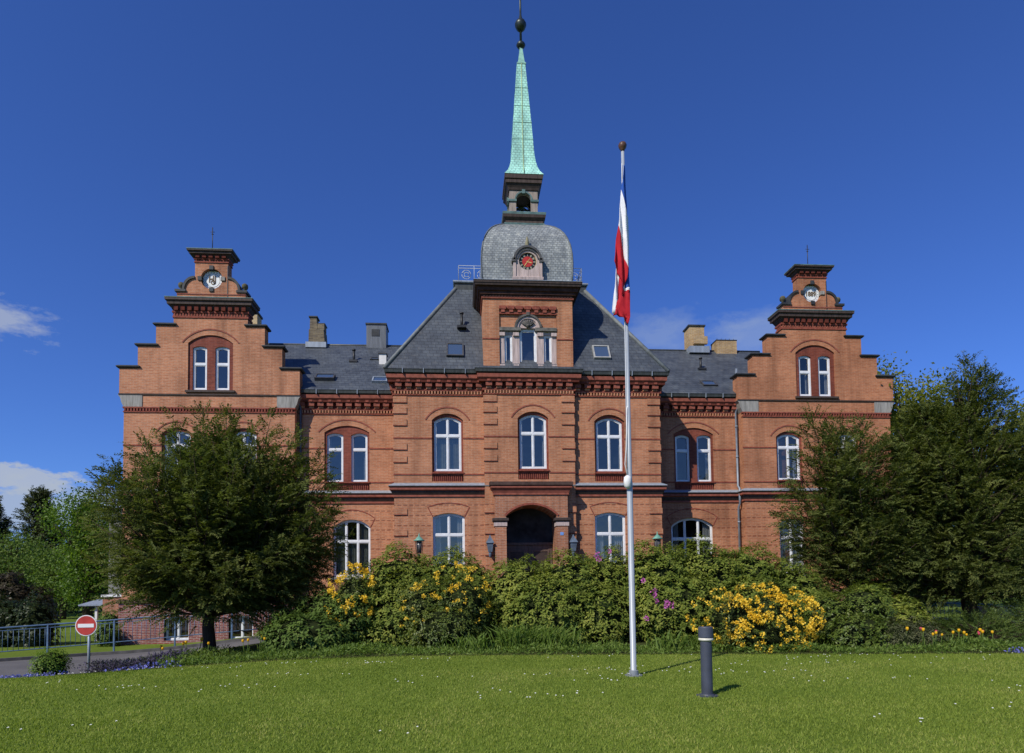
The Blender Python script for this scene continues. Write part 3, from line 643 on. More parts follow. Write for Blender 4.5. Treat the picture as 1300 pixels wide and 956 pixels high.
mb = MB()
for k in range(5): mb.box(-1.6, 1.6, -0.8 - 0.3 * (4 - k) - 0.3, -0.5, 0.16 * k, 0.16 * (k + 1))
mb.build('entrance_steps', STONE, HALL)
for sx in (-1, 1):
    a, b = sorted((sx * 0.008, sx * 1.0)); mb = MB()
    mb.box(a, b, 0.80, 0.86, 0.9, 3.2)
    for (z0, z1) in ((1.0, 1.7), (1.85, 3.0)):
        mb.holed([(a + 0.12, z0), (b - 0.12, z0), (b - 0.12, z1), (a + 0.12, z1)], [[(a + 0.2, z0 + 0.08), (b - 0.2, z0 + 0.08), (b - 0.2, z1 - 0.08), (a + 0.2, z1 - 0.08)]], 0.76, 0.04, 0.03)
    d = mb.build('door', DOORW, HALL)
    MB().box(a + 0.22, b - 0.22, 0.785, 0.798, 1.95, 2.9).build('door_panel', simple('door_panel_dark', (0.045, 0.03, 0.025), 0.3, 5, 0.6), d)
    MB().tube([(sx * 0.07, 0.75, 1.85), (sx * 0.07, 0.70, 1.87), (sx * 0.07, 0.70, 2.0), (sx * 0.07, 0.75, 2.02)], 0.012).build('handle', GOLD, d)
MB().box(-1.05, 1.05, 0.72, 0.9, 3.2, 3.3).build('door_transom', DOORW, HALL)
mb = MB(); mb.box(1.16, 1.30, -0.515, -0.502, 3.52, 3.64); mb.build('house_number_plate', simple('plate_blue', (0.16, 0.30, 0.62), 0.1, 8, 0.3), HALL)

# tower triple window in pale stone
mb = MB()
mb.holed([(-1.19, 10.53), (1.19, 10.53), (1.19, 12.18), (-1.19, 12.18)], [[(-0.99, 10.55), (-0.66, 10.55), (-0.66, 11.92), (-0.99, 11.92)], [(-0.36, 10.55), (0.36, 10.55), (0.36, 12.17), (-0.36, 12.17)], [(0.66, 10.55), (0.99, 10.55), (0.99, 11.92), (0.66, 11.92)]], -0.12, 0.0, 0.14)
for x in (-1.09, -0.51, 0.51, 1.09): mb.box(x - 0.12, x + 0.12, -0.2, -0.122, 11.86, 12.0); mb.box(x - 0.11, x + 0.11, -0.19, -0.122, 10.54, 10.66)
mb.build('tower_window_piers', PSTONE, HALL)
AGED = simple('aged_stone', (0.14, 0.135, 0.12), 0.4, 6, 0.9, 0.1)
for a, b in ((-1.195, -0.30), (0.30, 1.195)): MB().box(a, b, -0.24, -0.05, 12.06, 12.2).build('window_entablature', AGED, HALL)
mb = MB(); mb.holed([(-1.19, 12.182), (1.19, 12.182), (1.19, 13.099), (-1.19, 13.099)], [], -0.13); mb.build('tower_infill', BR, HALL)
arc = lambda r, n=16: [(r * math.cos(t), 12.2 + r * math.sin(t)) for t in np.linspace(0, math.pi, n)]
mb = MB(); mb.strip(arc(0.53), 0.08, -0.25, -0.1, 1); mb.strip(arc(0.44), 0.09, -0.2, -0.1, 0); mb.prism(arc(0.40), -0.15, -0.1, 0)
for t in np.linspace(-0.9, 0.9, 7): mb.tube([(0, -0.16, 12.24), (0.33 * math.sin(t), -0.2, 12.24 + 0.30 * math.cos(t))], [0.05, 0.035], 5, 1)
mb.lathe(0, -0.22, [(0.0, 12.20), (0.09, 12.24), (0.07, 12.32), (0.0, 12.36)], 8, 1); mb.box(-0.07, 0.07, -0.27, -0.1, 12.70, 12.84, 1)
mb.build('shell_tympanum', [PSTONE, simple('aged_stone_dark', (0.10, 0.095, 0.085), 0.4, 6, 0.9, 0.1)], HALL)
window(-0.99, -0.66, 10.55, 11.92, 0, -0.06, 1, [], 0.06); window(0.66, 0.99, 10.55, 11.92, 0, -0.06, 1, [], 0.06); window(-0.36, 0.36, 10.55, 12.17, 0, -0.06, 1, [], 0.08)
mb = MB(); mb.box(-1.21, 1.21, -0.225, -0.1, 12.76, 12.83, 0)
for k in range(7):
    x = -1.05 + k * 0.35; mb.box(x - 0.08, x + 0.08, -0.26, -0.1, 12.83, 12.95, 1); mb.box(x - 0.13, x + 0.13, -0.28, -0.1, 12.95, 13.09, 0)
mb.box(-1.205, 1.205, -0.21, -0.1, 13.0, 13.102, 1)
mb.build('corbel_frieze', [RED, REDL], HALL)
# tower cornice
mb = MB(); T = (-TW, TW, -0.2, 3.55)
mb.rect(*T, [(0.0, 13.40), (0.05, 13.40), (0.06, 13.46), (0.02, 13.46)], 0)
for k in range(30):
    x = -TW + (k + 0.5) * 2 * TW / 30; mb.box(x - 0.035, x + 0.035, -0.27, -0.1, 13.46, 13.56, 1)
mb.rect(*T, [(0.03, 13.462), (0.05, 13.56), (0.12, 13.56), (0.13, 13.66), (0.20, 13.68), (0.22, 13.80), (0.28, 13.82)], 1)
mb.rect(*T, [(0.20, 13.82), (0.33, 13.84), (0.35, 13.92), (0.37, 13.93), (0.38, 14.0), (0.30, 14.03)], 2)
mb.rect(*T, [(0.30, 14.03), (0.385, 14.032), (0.36, 14.06), (-0.05, 14.20)], 3)
mb.build('tower_cornice', [REDL, BROWN, DARK, ZINC], HALL)
# dome: square plan, bell profile
DC = (0.0, 1.675); hwp = [(1.88, 14.10), (1.91, 14.55), (1.92, 15.0), (1.90, 15.4), (1.84, 15.8), (1.74, 16.13), (1.62, 16.40), (1.46, 16.65), (1.27, 16.86), (1.06, 17.03), (0.86, 17.17), (0.5, 17.3)]
mb = MB()
for sd in range(4): # each face separately smooth so that the hips stay sharp
    ca, sa = math.cos(sd * math.pi / 2), math.sin(sd * math.pi / 2); rs = []
    for h, z in hwp: rs.append([(DC[0] + x * ca - (-h) * sa, DC[1] + x * sa + (-h) * ca, z) for x in np.linspace(-h, h, 7)])
    mb.rings(rs, 0, True, False)
mb.build('dome', DOMESL, HALL)
mb = MB()
for ax, ay in ((-1, -1), (1, -1), (1, 1), (-1, 1)): mb.tube([(DC[0] + ax * h, DC[1] + ay * h, z) for h, z in hwp], 0.035, 5)
mb.build('dome_hip_rolls', simple('hip_slate', (0.11, 0.125, 0.13), 0.3, 4, 0.6), HALL)
# clock dormer
mb = MB(); rc = 0.45; cz = 14.92
shape = [(-0.58, 14.12), (0.58, 14.12), (0.5, 14.5), (0.52, cz)] + [(0.52 * math.cos(t), cz + 0.56 * math.sin(t)) for t in np.linspace(0.1, math.pi - 0.1, 14)] + [(-0.52, cz), (-0.5, 14.5)]
mb.holed(shape, [[(0.37 * math.cos(t), cz + 0.37 * math.sin(t)) for t in np.linspace(0, 2 * math.pi, 25)[:-1]]], -0.42, 0.7, 0.08, 0)
mb.strip([(0.56 * math.cos(t), cz + 0.60 * math.sin(t)) for t in np.linspace(0.05, math.pi - 0.05, 16)], 0.09, -0.5, 0.6, 1)
mb.strip([(0.45 * math.cos(t), cz + 0.47 * math.sin(t)) for t in np.linspace(0.2, math.pi - 0.2, 14)], 0.05, -0.46, -0.41, 1)
for sx in (-1, 1): mb.box(min(sx * 0.48, sx * 0.66), max(sx * 0.48, sx * 0.66), -0.5, 0.3, cz - 0.05, cz + 0.10, 1); mb.box(min(sx * 0.5, sx * 0.6), max(sx * 0.5, sx * 0.6), -0.46, 0.3, 14.2, cz - 0.05, 0)
mb.rect(-0.6, 0.6, -0.44, 0.2, [(0.03, 14.12), (0.05, 14.22), (0.0, 14.26)], 0)
dorm = mb.build('clock_dormer', [PSTONE, simple('lead_dark', (0.07, 0.07, 0.068), 0.4, 5, 0.6)], HALL)
mb = MB(); mb.lathe(0, -0.32, [(0.06, 15.46), (0.10, 15.5), (0.05, 15.56), (0.085, 15.66), (0.075, 15.8), (0.03, 15.98), (0.0, 16.04)], 10); mb.build('dormer_finial', simple('mossy_lead', (0.22, 0.20, 0.12), 0.3, 8, 0.8), dorm)
CLK = empty('clock', (0, -0.36, cz)); CLK.parent = HALL
def rot_disc(prof, n, y0, mat, name):
    mb = MB(); mb.lathe(0, 0, prof, n, 0, False); M = Matrix.Translation((0, y0, cz)) @ Matrix.Rotation(R(90), 4, 'X'); mb.v = [tuple(M @ Vector(p)) for p in mb.v]
    return mb.build(name, mat, CLK)
rot_disc([(0, 0), (0.375, 0), (0.375, 0.02), (0, 0.02)], 32, -0.34, BLACKP, 'dial')
rot_disc([(0, 0), (0.222, 0), (0.222, 0.01), (0, 0.012)], 28, -0.361, CLRED, 'dial_centre')
mb = MB(); rg = [[((r_) * math.cos(t), y_, cz + r_ * math.sin(t)) for t in np.linspace(0, 2 * math.pi, 33)[:-1]] for r_, y_ in ((0.355, -0.372), (0.375, -0.372))]
mb.rings(rg, 0, False, True, False, False); mb.build('dial_rim', GOLD, CLK)
NUMC = simple('numeral_cream', (0.52, 0.50, 0.36), 0.15, 8, 0.5)
for k in range(12):
    mb = MB(); a = k * math.pi / 6; n_ = [1, 2, 3, 2, 1, 2, 3, 3, 2, 1, 2, 3][k]
    for j in range(n_):
        o = (j - (n_ - 1) / 2) * 0.026; d = Vector((math.sin(a), 0, math.cos(a))); sd = Vector((d.z, 0, -d.x))
        p = [d * 0.235 + sd * (o - 0.007), d * 0.235 + sd * (o + 0.007), d * 0.335 + sd * (o * 1.25 + 0.008), d * 0.335 + sd * (o * 1.25 - 0.008)]
        mb.add([(q.x, -0.366, cz + q.z) for q in p], [(0, 1, 2, 3)])
    mb.build('roman_numeral', NUMC, CLK)
for name, ang, L, tail, w, y_ in (('minute_hand', 216, 0.30, 0.17, 0.016, -0.385), ('hour_hand', 106, 0.21, 0.05, 0.022, -0.378)):
    a = R(ang); d = Vector((math.sin(a), 0, math.cos(a))); sd = Vector((d.z, 0, -d.x)); mb = MB()
    p = [-d * tail - sd * w * 0.5, -d * tail + sd * w * 0.5, d * L * 0.7 + sd * w, d * L, d * L * 0.7 - sd * w]
    mb.add([(q.x, y_, cz + q.z) for q in p], [(0, 1, 2, 3, 4)]); mb.build(name, GOLD, CLK)
# lantern
LY = 1.675
def sq(mb, prof, m=0, cx=0.02): mb.rect(cx, cx, LY, LY, prof, m)
mb = MB(); sq(mb, [(0.86, 17.10), (0.89, 17.22), (0.86, 17.25)], 1); sq(mb, [(0.84, 17.25), (0.82, 17.38), (0.92, 17.48), (0.94, 17.60)], 0); sq(mb, [(0.94, 17.60), (0.955, 17.69), (0.89, 17.74)], 1); mb.build('lantern_base', [DARK, PATINA], HALL)
mb = MB()
for sd in range(4):
    ca, sa = math.cos(sd * math.pi / 2), math.sin(sd * math.pi / 2)
    op = arch(-0.33, 0.33, 17.74, 18.40, 0.33, 14) if sd != 2 else arch(-0.4, 0.4, 17.74, 18.52, 0.40, 14); fb = MB(); fb.holed([(-0.62, 17.73), (0.62, 17.73), (0.62, 18.95), (-0.62, 18.95)], [op], -0.62, 0, 0.2)
    fb.strip(arch_curve(-0.37, 0.37, 18.40, 0.37, 14), 0.06, -0.66, -0.56, 1)
    for sx in (-1, 1): fb.box(min(sx * 0.31, sx * 0.66), max(sx * 0.31, sx * 0.66), -0.67, -0.58, 18.33, 18.42, 1)
    fb.box(-0.07, 0.07, -0.69, -0.58, 18.68, 18.86, 1)
    fb.v = [(0.02 + x * ca - y * sa, LY + x * sa + y * ca, z) for x, y, z in fb.v]
    mb.add(fb.v, fb.f, 0); mb.m[-len(fb.m):] = fb.m
mb.build('lantern_arcade', [simple('lantern_boards', (0.30, 0.25, 0.21), 0.3, 6, 0.85, 0.1, streak=True), PATINA], HALL)
mb = MB(); sq(mb, [(0.615, 18.82), (0.66, 18.84), (0.69, 18.93), (0.76, 19.06)], 0); sq(mb, [(0.74, 19.06), (0.80, 19.09), (0.80, 19.22), (0.78, 19.24)], 0); sq(mb, [(0.78, 19.24), (0.835, 19.27), (0.84, 19.44), (0.80, 19.47)], 0); mb.build('lantern_cornice', DARK, HALL)
mb = MB(); mb.lathe(0.02, LY, [(0.30, 17.84), (0.26, 17.88), (0.20, 18.0), (0.15, 18.18), (0.06, 18.24), (0.05, 18.32)], 14); mb.tube([(-0.56, LY, 18.32), (0.6, LY, 18.32)], 0.04); mb.build('bell', simple('bell_bronze', (0.04, 0.045, 0.04), 0.3, 6, 0.45, 0.4, 0.6), HALL)
# spire (square, flared foot)
SX = 0.06
mb = MB(); prof = [(0.855, 19.46), (0.84, 19.50), (0.71, 19.70), (0.62, 19.93), (0.555, 20.22), (0.50, 20.60), (0.40, 22.1), (0.29, 23.6), (0.185, 25.0)]
mb.rings([[(0.04 + x * h, LY + y * h, z) for x, y in ((-1, -1), (1, -1), (1, 1), (-1, 1))] for h, z in prof], 0)
mb.build('spire', COPPER, HALL)
mb = MB(); mb.rings([[(SX + x * h, LY + y * h, z) for x, y in ((-1, -1), (1, -1), (1, 1), (-1, 1))] for h, z in ((0.20, 24.98), (0.205, 25.04), (0.15, 25.1), (0.07, 25.75), (0.06, 25.85))], 0)
for z, h in ((22.1, 0.404), (22.9, 0.345), (21.3, 0.457), (23.8, 0.278)): mb.rings([[(0.045 + x * q, LY + y * q, zz) for x, y in ((-1, -1), (1, -1), (1, 1), (-1, 1))] for q, zz in ((h, z - 0.01), (h + 0.012, z), (h, z + 0.02))], 0)
mb.tube([(0.04, LY - 0.86, 19.49), (0.04, LY - 0.63, 19.93), (0.04, LY - 0.51, 20.6), (0.04, LY - 0.41, 22.1), (0.05, LY - 0.195, 25.0)], 0.022, 5, 1)
mb.build('spire_seams', [simple('copper_seam', (0.24, 0.45, 0.36), 0.3, 8, 0.6), simple('stained_batten', (0.33, 0.42, 0.22), 0.3, 3, 0.6)], HALL)
mb = MB(); mb.tube([(SX, LY, 25.8), (SX, LY, 30.3)], [0.06, 0.025], 8)
mb.lathe(SX, LY, [(0.06, 25.82), (0.17, 25.92), (0.21, 26.0), (0.17, 26.08), (0.08, 26.14), (0.05, 26.2)], 14); mb.lathe(SX, LY, [(0.05, 26.62), (0.2, 26.78), (0.26, 26.92), (0.26, 27.0), (0.2, 27.12), (0.09, 27.2), (0.06, 27.38)], 16)
mb.build('spire_finial', simple('finial_bronze', (0.035, 0.045, 0.04), 0.4, 6, 0.4, 0.5, 0.5), HALL)
# roofs
mb = MB(); ex, ey = 5.9, -0.33; PX, PY, PZ = 2.98, 2.6, 15.1; BY = 12.3
A = [(-ex, ey, 10.37), (ex, ey, 10.37), (ex, BY, 10.37), (-ex, BY, 10.37)]; B = [(-PX, PY, PZ), (PX, PY, PZ), (PX, BY - 2.9, PZ), (-PX, BY - 2.9, PZ)]
mb.rings([A, B], 0, False, True, False, True); mb.build('hip_roof', SLATE, HALL)
LEADH = simple('lead_hip', (0.15, 0.165, 0.165), 0.3, 4, 0.6, 0.3)
for a, b in zip(A, B): MB().tube([Vector(a) + Vector((0, 0, 0.02)), Vector(b)], 0.09, 6).build('hip_flashing', LEADH, HALL)
mb = MB(); mb.rect(-PX, PX, PY, BY - 2.9, [(0.0, 14.98), (0.05, 15.0), (0.05, 15.28), (0.10, 15.32)], 0); mb.rect(-PX, PX, PY, BY - 2.9, [(0.10, 15.32), (0.14, 15.36), (0.14, 15.42), (0.0, 15.44)], 1); mb.build('roof_platform', [GUT, ZINC], HALL)
mb = MB(); zt, zb = 16.22, 15.5; ry = PY + 0.1; rx = 2.86
def rail_run(p, q):
    p, q = Vector(p), Vector(q); L = (q - p).length; n = max(1, round(L / 0.72)); d = (q - p) / n
    for z in (zb, zt, zt - 0.12): mb.tube([(p.x, p.y, z), (q.x, q.y, z)], 0.014, 5)
    for i in range(n + 1):
        c = p + d * i; mb.tube([(c.x, c.y, 15.43), (c.x, c.y, zt)], 0.014, 5)
        if i < n:
            m_ = p + d * (i + 0.5); u = d.normalized()
            for rr in (0.21, 0.1): mb.tube([(m_.x + u.x * rr * math.cos(t), m_.y + u.y * rr * math.cos(t), 15.80 + rr * math.sin(t)) for t in np.linspace(0, 2 * math.pi, 17)], 0.014, 4)
            for k in range(4):
                t = k * math.pi / 2 + math.pi / 4; mb.tube([(m_.x + u.x * 0.1 * math.cos(t), m_.y + u.y * 0.1 * math.cos(t), 15.80 + 0.1 * math.sin(t)), (m_.x + u.x * 0.21 * math.cos(t), m_.y + u.y * 0.21 * math.cos(t), 15.80 + 0.21 * math.sin(t))], 0.01, 4)
rail_run((-rx, ry, 0), (rx, ry, 0)); rail_run((-rx, ry, 0), (-rx, 9.2, 0)); rail_run((rx, ry, 0), (rx, 9.2, 0))
mb.build('roof_railing', simple('pale_rail', (0.42, 0.46, 0.50), 0.1, 5, 0.5), HALL)
for s in (-1, 1):
    x0, x1 = sorted((s * 2.5, s * WC)); mb = MB(); x1_ = x1
    ea, eb = sorted((s * 2.5, s * 9.93))
    fe = [(ea, 1.76, 10.10), (eb, 1.76, 10.10)]
    mb.add([(ea, 1.76, 10.10), (eb, 1.76, 10.10), (s * WC if s > 0 else eb, 7, 14.0), (ea if s > 0 else s * WC, 7, 14.0)], [(0, 1, 2, 3)])
    mb.add([(x0, 12.2, 10.10), (x1, 12.2, 10.10), (x1, 7, 14.0), (x0, 7, 14.0)], [(1, 0, 3, 2)])
    mb.build('inner_roof', SLATE, HALL)
    MB().tube([(x0, 7, 14.0), (x1, 7, 14.0)], 0.06, 6).build('ridge_roll', GUT, HALL)
    C = s * WC; rz, ez, hw2 = 13.75, 9.95, 3.62; mb = MB()
    mb.add([(C - hw2, 2.05, ez), (C, 2.05, rz), (C, 12.5, rz), (C - hw2, 12.5, ez), (C + hw2, 2.05, ez), (C + hw2, 12.5, ez)], [(0, 3, 2, 1), (1, 2, 5, 4), (2, 3, 5)])
    mb.build('wing_roof', SLATE, HALL)
    xe = C - s * 3.62
    if s > 0: MB().prism([(xe - 0.04, 10.1), (xe + 0.05, 10.1), (xe + 0.16, 11.4), (xe + 0.08, 11.4)], 2.15, 2.2).build('flashing_strip', ZINC, HALL)
    MB().box(min(C - 3.52, C + 3.52), max(C - 3.52, C + 3.52), 2.1, 12.3, Z0, 9.9).build('wing_side_wall', BR, HALL)
MB().box(-9.95, 9.95, 11.9, 12.0, Z0, 10.0).build('rear_wall', BR, HALL)
# chimneys and roof bits
mb = MB(); mb.rings([[(x, y, z) for x, y in q] for q, z in (([(-10.55, 6.7), (-9.7, 6.7), (-9.7, 7.5), (-10.55, 7.5)], 13.6), ([(-10.52, 6.7), (-9.78, 6.7), (-9.78, 7.5), (-10.52, 7.5)], 14.7))], 0)
mb.rings([[(x, y, z) for x, y in q] for q, z in (([(-10.50, 6.8), (-10.12, 6.8), (-10.12, 7.3), (-10.50, 7.3)], 14.7), ([(-10.48, 6.8), (-10.16, 6.8), (-10.16, 7.3), (-10.48, 7.3)], 15.36))], 0)
mb.box(-10.10, -9.76, 6.75, 7.3, 14.7, 15.0, 0); mb.box(-10.54, -10.10, 6.75, 7.35, 15.36, 15.42, 1); mb.box(-10.1, -9.72, 6.75, 7.35, 15.0, 15.05, 1); mb.box(-10.64, -9.62, 6.5, 7.7, 13.7, 13.98, 2)
tag(mb.build('chimney', [SOOT, CAPM, ZINC], HALL), 'sooty stepped brick chimney')
mb = MB(); mb.box(-7.62, -6.62, 6.7, 7.7, 13.7, 15.0, 0); mb.box(-7.66, -6.58, 6.66, 7.74, 15.0, 15.08, 1); mb.box(-7.35, -6.95, 6.68, 6.72, 14.4, 14.75, 1)
tag(mb.build('chimney', [simple('zinc_cladding', (0.12, 0.13, 0.14), 0.3, 3, 0.5, 0.4, 0.2, True), CAPM], HALL), 'zinc clad box chimney')
mb = MB(); mb.box(9.42, 10.24, 6.65, 7.45, 13.6, 15.2, 0); mb.box(9.36, 10.30, 6.6, 7.5, 15.2, 15.28, 1); mb.box(9.60, 10.34, 6.45, 6.64, 14.2, 14.6, 0); mb.box(9.34, 10.42, 6.4, 7.7, 13.7, 14.05, 2)
tag(mb.build('chimney', [YBRICK, CAPM, ZINC], HALL), 'tall yellow brick chimney')
mb = MB(); mb.box(10.9, 12.02, 6.65, 7.4, 13.4, 14.46, 0); mb.box(10.88, 12.04, 6.63, 7.42, 14.46, 14.50, 1)
for k in range(5): mb.tube([(11.0 + k * 0.23, 6.8, 14.5), (11.0 + k * 0.23, 6.8, 14.62)], 0.012, 4, 1)
tag(mb.build('chimney', [YBRICK, CAPM], HALL), 'low yellow brick chimney')
mb = MB(); mb.box(-13.2, -12.75, 5.6, 6.3, 12.9, 15.0, 0); mb.box(-13.24, -12.70, 5.55, 6.35, 15.0, 15.1, 1)
tag(mb.build('chimney', [YBRICK, CAPM], HALL), 'narrow yellow brick chimney behind the gable')
def on_slope(y0, z0, ang, x, up, w, h, t, mats, name, glass=True, tilt=0):
    """a box lying on a roof slope; up = distance up the slope from (y0,z0)"""
    ca, sa = math.cos(ang), math.sin(ang)
    M = Matrix.Translation((x, y0 + ca * up, z0 + sa * up)) @ Matrix.Rotation(ang, 4, 'X')
    mb = MB(); mb.holed([(-w / 2, -h / 2), (w / 2, -h / 2), (w / 2, h / 2), (-w / 2, h / 2)], [[(-w / 2 + 0.06, -h / 2 + 0.06), (w / 2 - 0.06, -h / 2 + 0.06), (w / 2 - 0.06, h / 2 - 0.06), (-w / 2 + 0.06, h / 2 - 0.06)]], 0, t, t)
    mb.v = [tuple(M @ Vector((a, c, t - b))) for a, b, c in mb.v]
    o = mb.build(name, mats, HALL)
    gb = MB(); gb.add([tuple(M @ Vector((a, c, t - 0.03))) for a, c in ((-w / 2 + .05, -h / 2 + .05), (w / 2 - .05, -h / 2 + .05), (w / 2 - .05, h / 2 - .05), (-w / 2 + .05, h / 2 - .05))], [(0, 1, 2, 3)])
    gb.build('pane', SKYGL, o); return o
SKYGL, nt = new_mat('skylight_glass'); finish(nt, (0.05, 0.08, 0.14), 0.04, 1.0)
FR = simple('skylight_frame', (0.06, 0.06, 0.062), 0.3, 6, 0.5)
ah = math.atan2(PZ - 10.37, PY - ey); ai = math.atan2(3.9, 5.24)
on_slope(ey, 10.37, ah, -3.04, 1.15, 0.72, 0.8, 0.1, FR, 'skylight'); on_slope(ey, 10.37, ah, 3.17, 1.15, 0.72, 0.8, 0.1, simple('skylight_frame_pale', (0.32, 0.32, 0.3), 0.2, 6, 0.5), 'skylight')
on_slope(1.76, 10.1, ai, -8.9, 1.35, 0.85, 0.55, 0.16, FR, 'skylight'); on_slope(1.76, 10.1, ai, -6.45, 1.2, 0.68, 0.6, 0.1, ZINC, 'skylight'); on_slope(1.76, 10.1, ai, 8.85, 1.25, 0.7, 0.6, 0.08, FR, 'skylight')
on_slope(1.76, 10.1, ai, 6.0, 3.4, 0.4, 0.35, 0.06, FR, 'skylight'); on_slope(1.76, 10.1, ai, -7.0, 4.3, 0.45, 0.3, 0.06, FR, 'skylight')
for (x, y, z, h) in ((-7.98, 5.0, 12.5, 0.5), (9.2, 4.6, 12.2, 0.5), (-2.75, 1.05, 12.7, 0.55)):
    mb = MB(); mb.tube([(x, y, z - 0.1), (x, y, z + h)], 0.06, 8); mb.lathe(x, y, [(0.09, z + h), (0.09, z + h + 0.06), (0.0, z + h + 0.1)], 8); mb.box(x - 0.2, x + 0.2, y - 0.25, y + 0.2, z - 0.12, z - 0.02); mb.build('vent_pipe', IRON, HALL)
mb = MB(); mb.box(-6.72, -6.38, 4.6, 5.0, 12.1, 12.72, 0); mb.box(-6.76, -6.34, 4.55, 5.05, 12.72, 12.77, 1); mb.build('vent_box', [simple('vent_white', (0.66, 0.65, 0.62), 0.1, 5, 0.6), FR], HALL)
# downpipes
for s, x in ((-1, -9.78), (1, 9.80)):
    mb = MB(); mb.tube([(x + 0.12 * s, 1.72, 9.95), (x + 0.1 * s, 1.85, 9.7), (x, 2.0, 9.3), (x, 2.0, 5.9), (x, 1.83, 5.75), (x, 1.83, 5.1), (x, 2.0, 4.9), (x, 2.0, 0.4)], 0.055, 8)
    for z in (8.6, 7.2, 4.2, 2.5): mb.lathe(x, 2.0, [(0.07, z), (0.07, z + 0.08)], 8)
    mb.build('downpipe', simple('downpipe_zinc', (0.2, 0.23, 0.27) if s > 0 else (0.07, 0.085, 0.11), 0.2, 4, 0.5, 0.4, 0.2), HALL)
# wall lanterns beside the porch
for sx in (-1, 1):
    x, y = sx * 1.70, -0.46; mb = MB()
    mb.lathe(x, y, [(0.02, 2.62), (0.05, 2.7), (0.07, 2.82), (0.04, 2.86)], 8, 0); mb.rect(x, x, y, y, [(0.08, 2.86), (0.13, 3.2), (0.17, 3.22), (0.15, 3.26), (0.05, 3.44), (0.02, 3.52), (0.0, 3.56)], 0)
    mb.tube([(x, -0.2, 2.75), (x, y + 0.05, 2.72)], 0.025, 6, 0)
    wl = mb.build('wall_lantern', simple('lantern_blue_grey', (0.10, 0.13, 0.17), 0.3, 6, 0.4), HALL)
# downlight: wing annex and canopy at the left
AN = empty('brick_annex', (-18, 3, g(-18, 3))); tag(AN, 'low red brick annex with white coping left of the hall', 'building')
mb = MB(); mb.box(-18.45, -17.0, 3.0, 7.0, -1.0, 1.22); mb.build('annex_wall', BRP, AN); MB().box(-18.5, -16.98, 2.95, 7.05, 1.22, 1.31).build('coping', WHITE, AN)
CN = empty('entrance_canopy', (-19.3, 4, g(-19, 4))); tag(CN, 'small grey porch roof on a thin post by the annex', 'canopy')
mb = MB(); mb.add([(-19.8, 3.6, 0.82), (-18.5, 3.6, 0.82), (-18.5, 5.6, 1.2), (-19.4, 5.6, 1.2), (-19.8, 3.6, 0.88), (-18.5, 3.6, 0.88), (-18.5, 5.6, 1.26), (-19.4, 5.6, 1.26)], [(0, 3, 2, 1), (4, 5, 6, 7), (0, 1, 5, 4), (1, 2, 6, 5), (2, 3, 7, 6), (3, 0, 4, 7)]); mb.build('canopy_roof', ZINC, CN)
MB().box(-19.2, -19.1, 3.8, 3.9, -1, 0.85).build('post', WHITE, CN)
GH = empty('grey_house', (-21, 12, -0.75)); tag(GH, 'pale grey rendered house glimpsed behind the big yew', 'house')
mb = MB(); mb.box(-22.9, -20.6, 12, 18, -1, 5.6, 0); mb.build('house_wall', GREYPAINT, GH); mb = MB(); mb.add([(-23.0, 11.8, 5.6), (-20.4, 11.8, 5.6), (-21.7, 11.8, 6.1), (-23.0, 18.2, 5.6), (-20.4, 18.2, 5.6), (-21.7, 18.2, 6.1)], [(0, 1, 2), (0, 2, 5, 3), (1, 4, 5, 2), (3, 5, 4)]); mb.build('house_roof', SLATE, GH)
for z in (0.8, 3.4): MB().box(-22.1, -21.4, 11.96, 12.05, z, z + 1.4).build('house_window', SKYGL, GH)

# ------------------------------------------------------------------ lamps, pole, sign, bollard, railings
def garden_lamp(x, y, label):
    r = empty('garden_lamp', (x, y, g(x, y))); tag(r, label, 'lamp', 'green roofed garden lamps')
    mb = MB(); mb.lathe(x, y, [(0.07, g(x, y)), (0.06, 1.0), (0.04, 2.6), (0.05, 2.62), (0.07, 2.7)], 10); mb.build('post', IRON, r)
    mb = MB()
    for k in range(6): mb.tube([(x + 0.10 * math.cos(k * 1.047), y + 0.10 * math.sin(k * 1.047), 2.7), (x + 0.14 * math.cos(k * 1.047), y + 0.14 * math.sin(k * 1.047), 3.17)], 0.012, 5)
    mb.build('cage', IRON, r)
    mb = MB(); mb.lathe(x, y, [(0.08, 2.72), (0.11, 3.14)], 10); mb.build('glass_globe', simple('smoky_glass', (0.10, 0.10, 0.10), 0.05, 3, 0.2), r)
    mb = MB(); mb.lathe(x, y, [(0.20, 3.16), (0.205, 3.175), (0.13, 3.23), (0.07, 3.30), (0.03, 3.33), (0.025, 3.38), (0.0, 3.46)], 14); mb.build('lamp_roof', GREENP, r)
garden_lamp(-4.38, -3, 'green copper roofed lamp in front of the window left of the entrance')
garden_lamp(4.42, -3, 'green copper roofed lamp at the corner right of the entrance')
PX0, PY0 = 0.02, -15.67
FP = empty('flagpole', (PX0, PY0, 0)); tag(FP, 'tall white flagpole with brown ball top standing on the lawn', 'flagpole')
mb = MB(); mb.lathe(PX0, PY0, [(0.062, -0.05), (0.062, 0.02), (0.05, 0.03), (0.05, 3.3), (0.044, 3.32), (0.028, 9.16)], 16); mb.build('pole', simple('pole_white', (0.34, 0.37, 0.40), 0.08, 2, 0.35, 0.5), FP)
mb = MB(); mb.lathe(PX0, PY0, [(0.15, -0.02), (0.15, 0.018), (0.085, 0.02), (0.08, 0.09), (0.055, 0.10)], 20, 0, False)
for k in range(4): mb.lathe(PX0 + 0.115 * math.cos(k * 1.57 + .8), PY0 + 0.115 * math.sin(k * 1.57 + .8), [(0.014, 0.018), (0.014, 0.04), (0.0, 0.042)], 6)
mb.build('base_plate', simple('galvanised_base', (0.25, 0.27, 0.28), 0.25, 6, 0.5, 0.5, 0.3), FP)
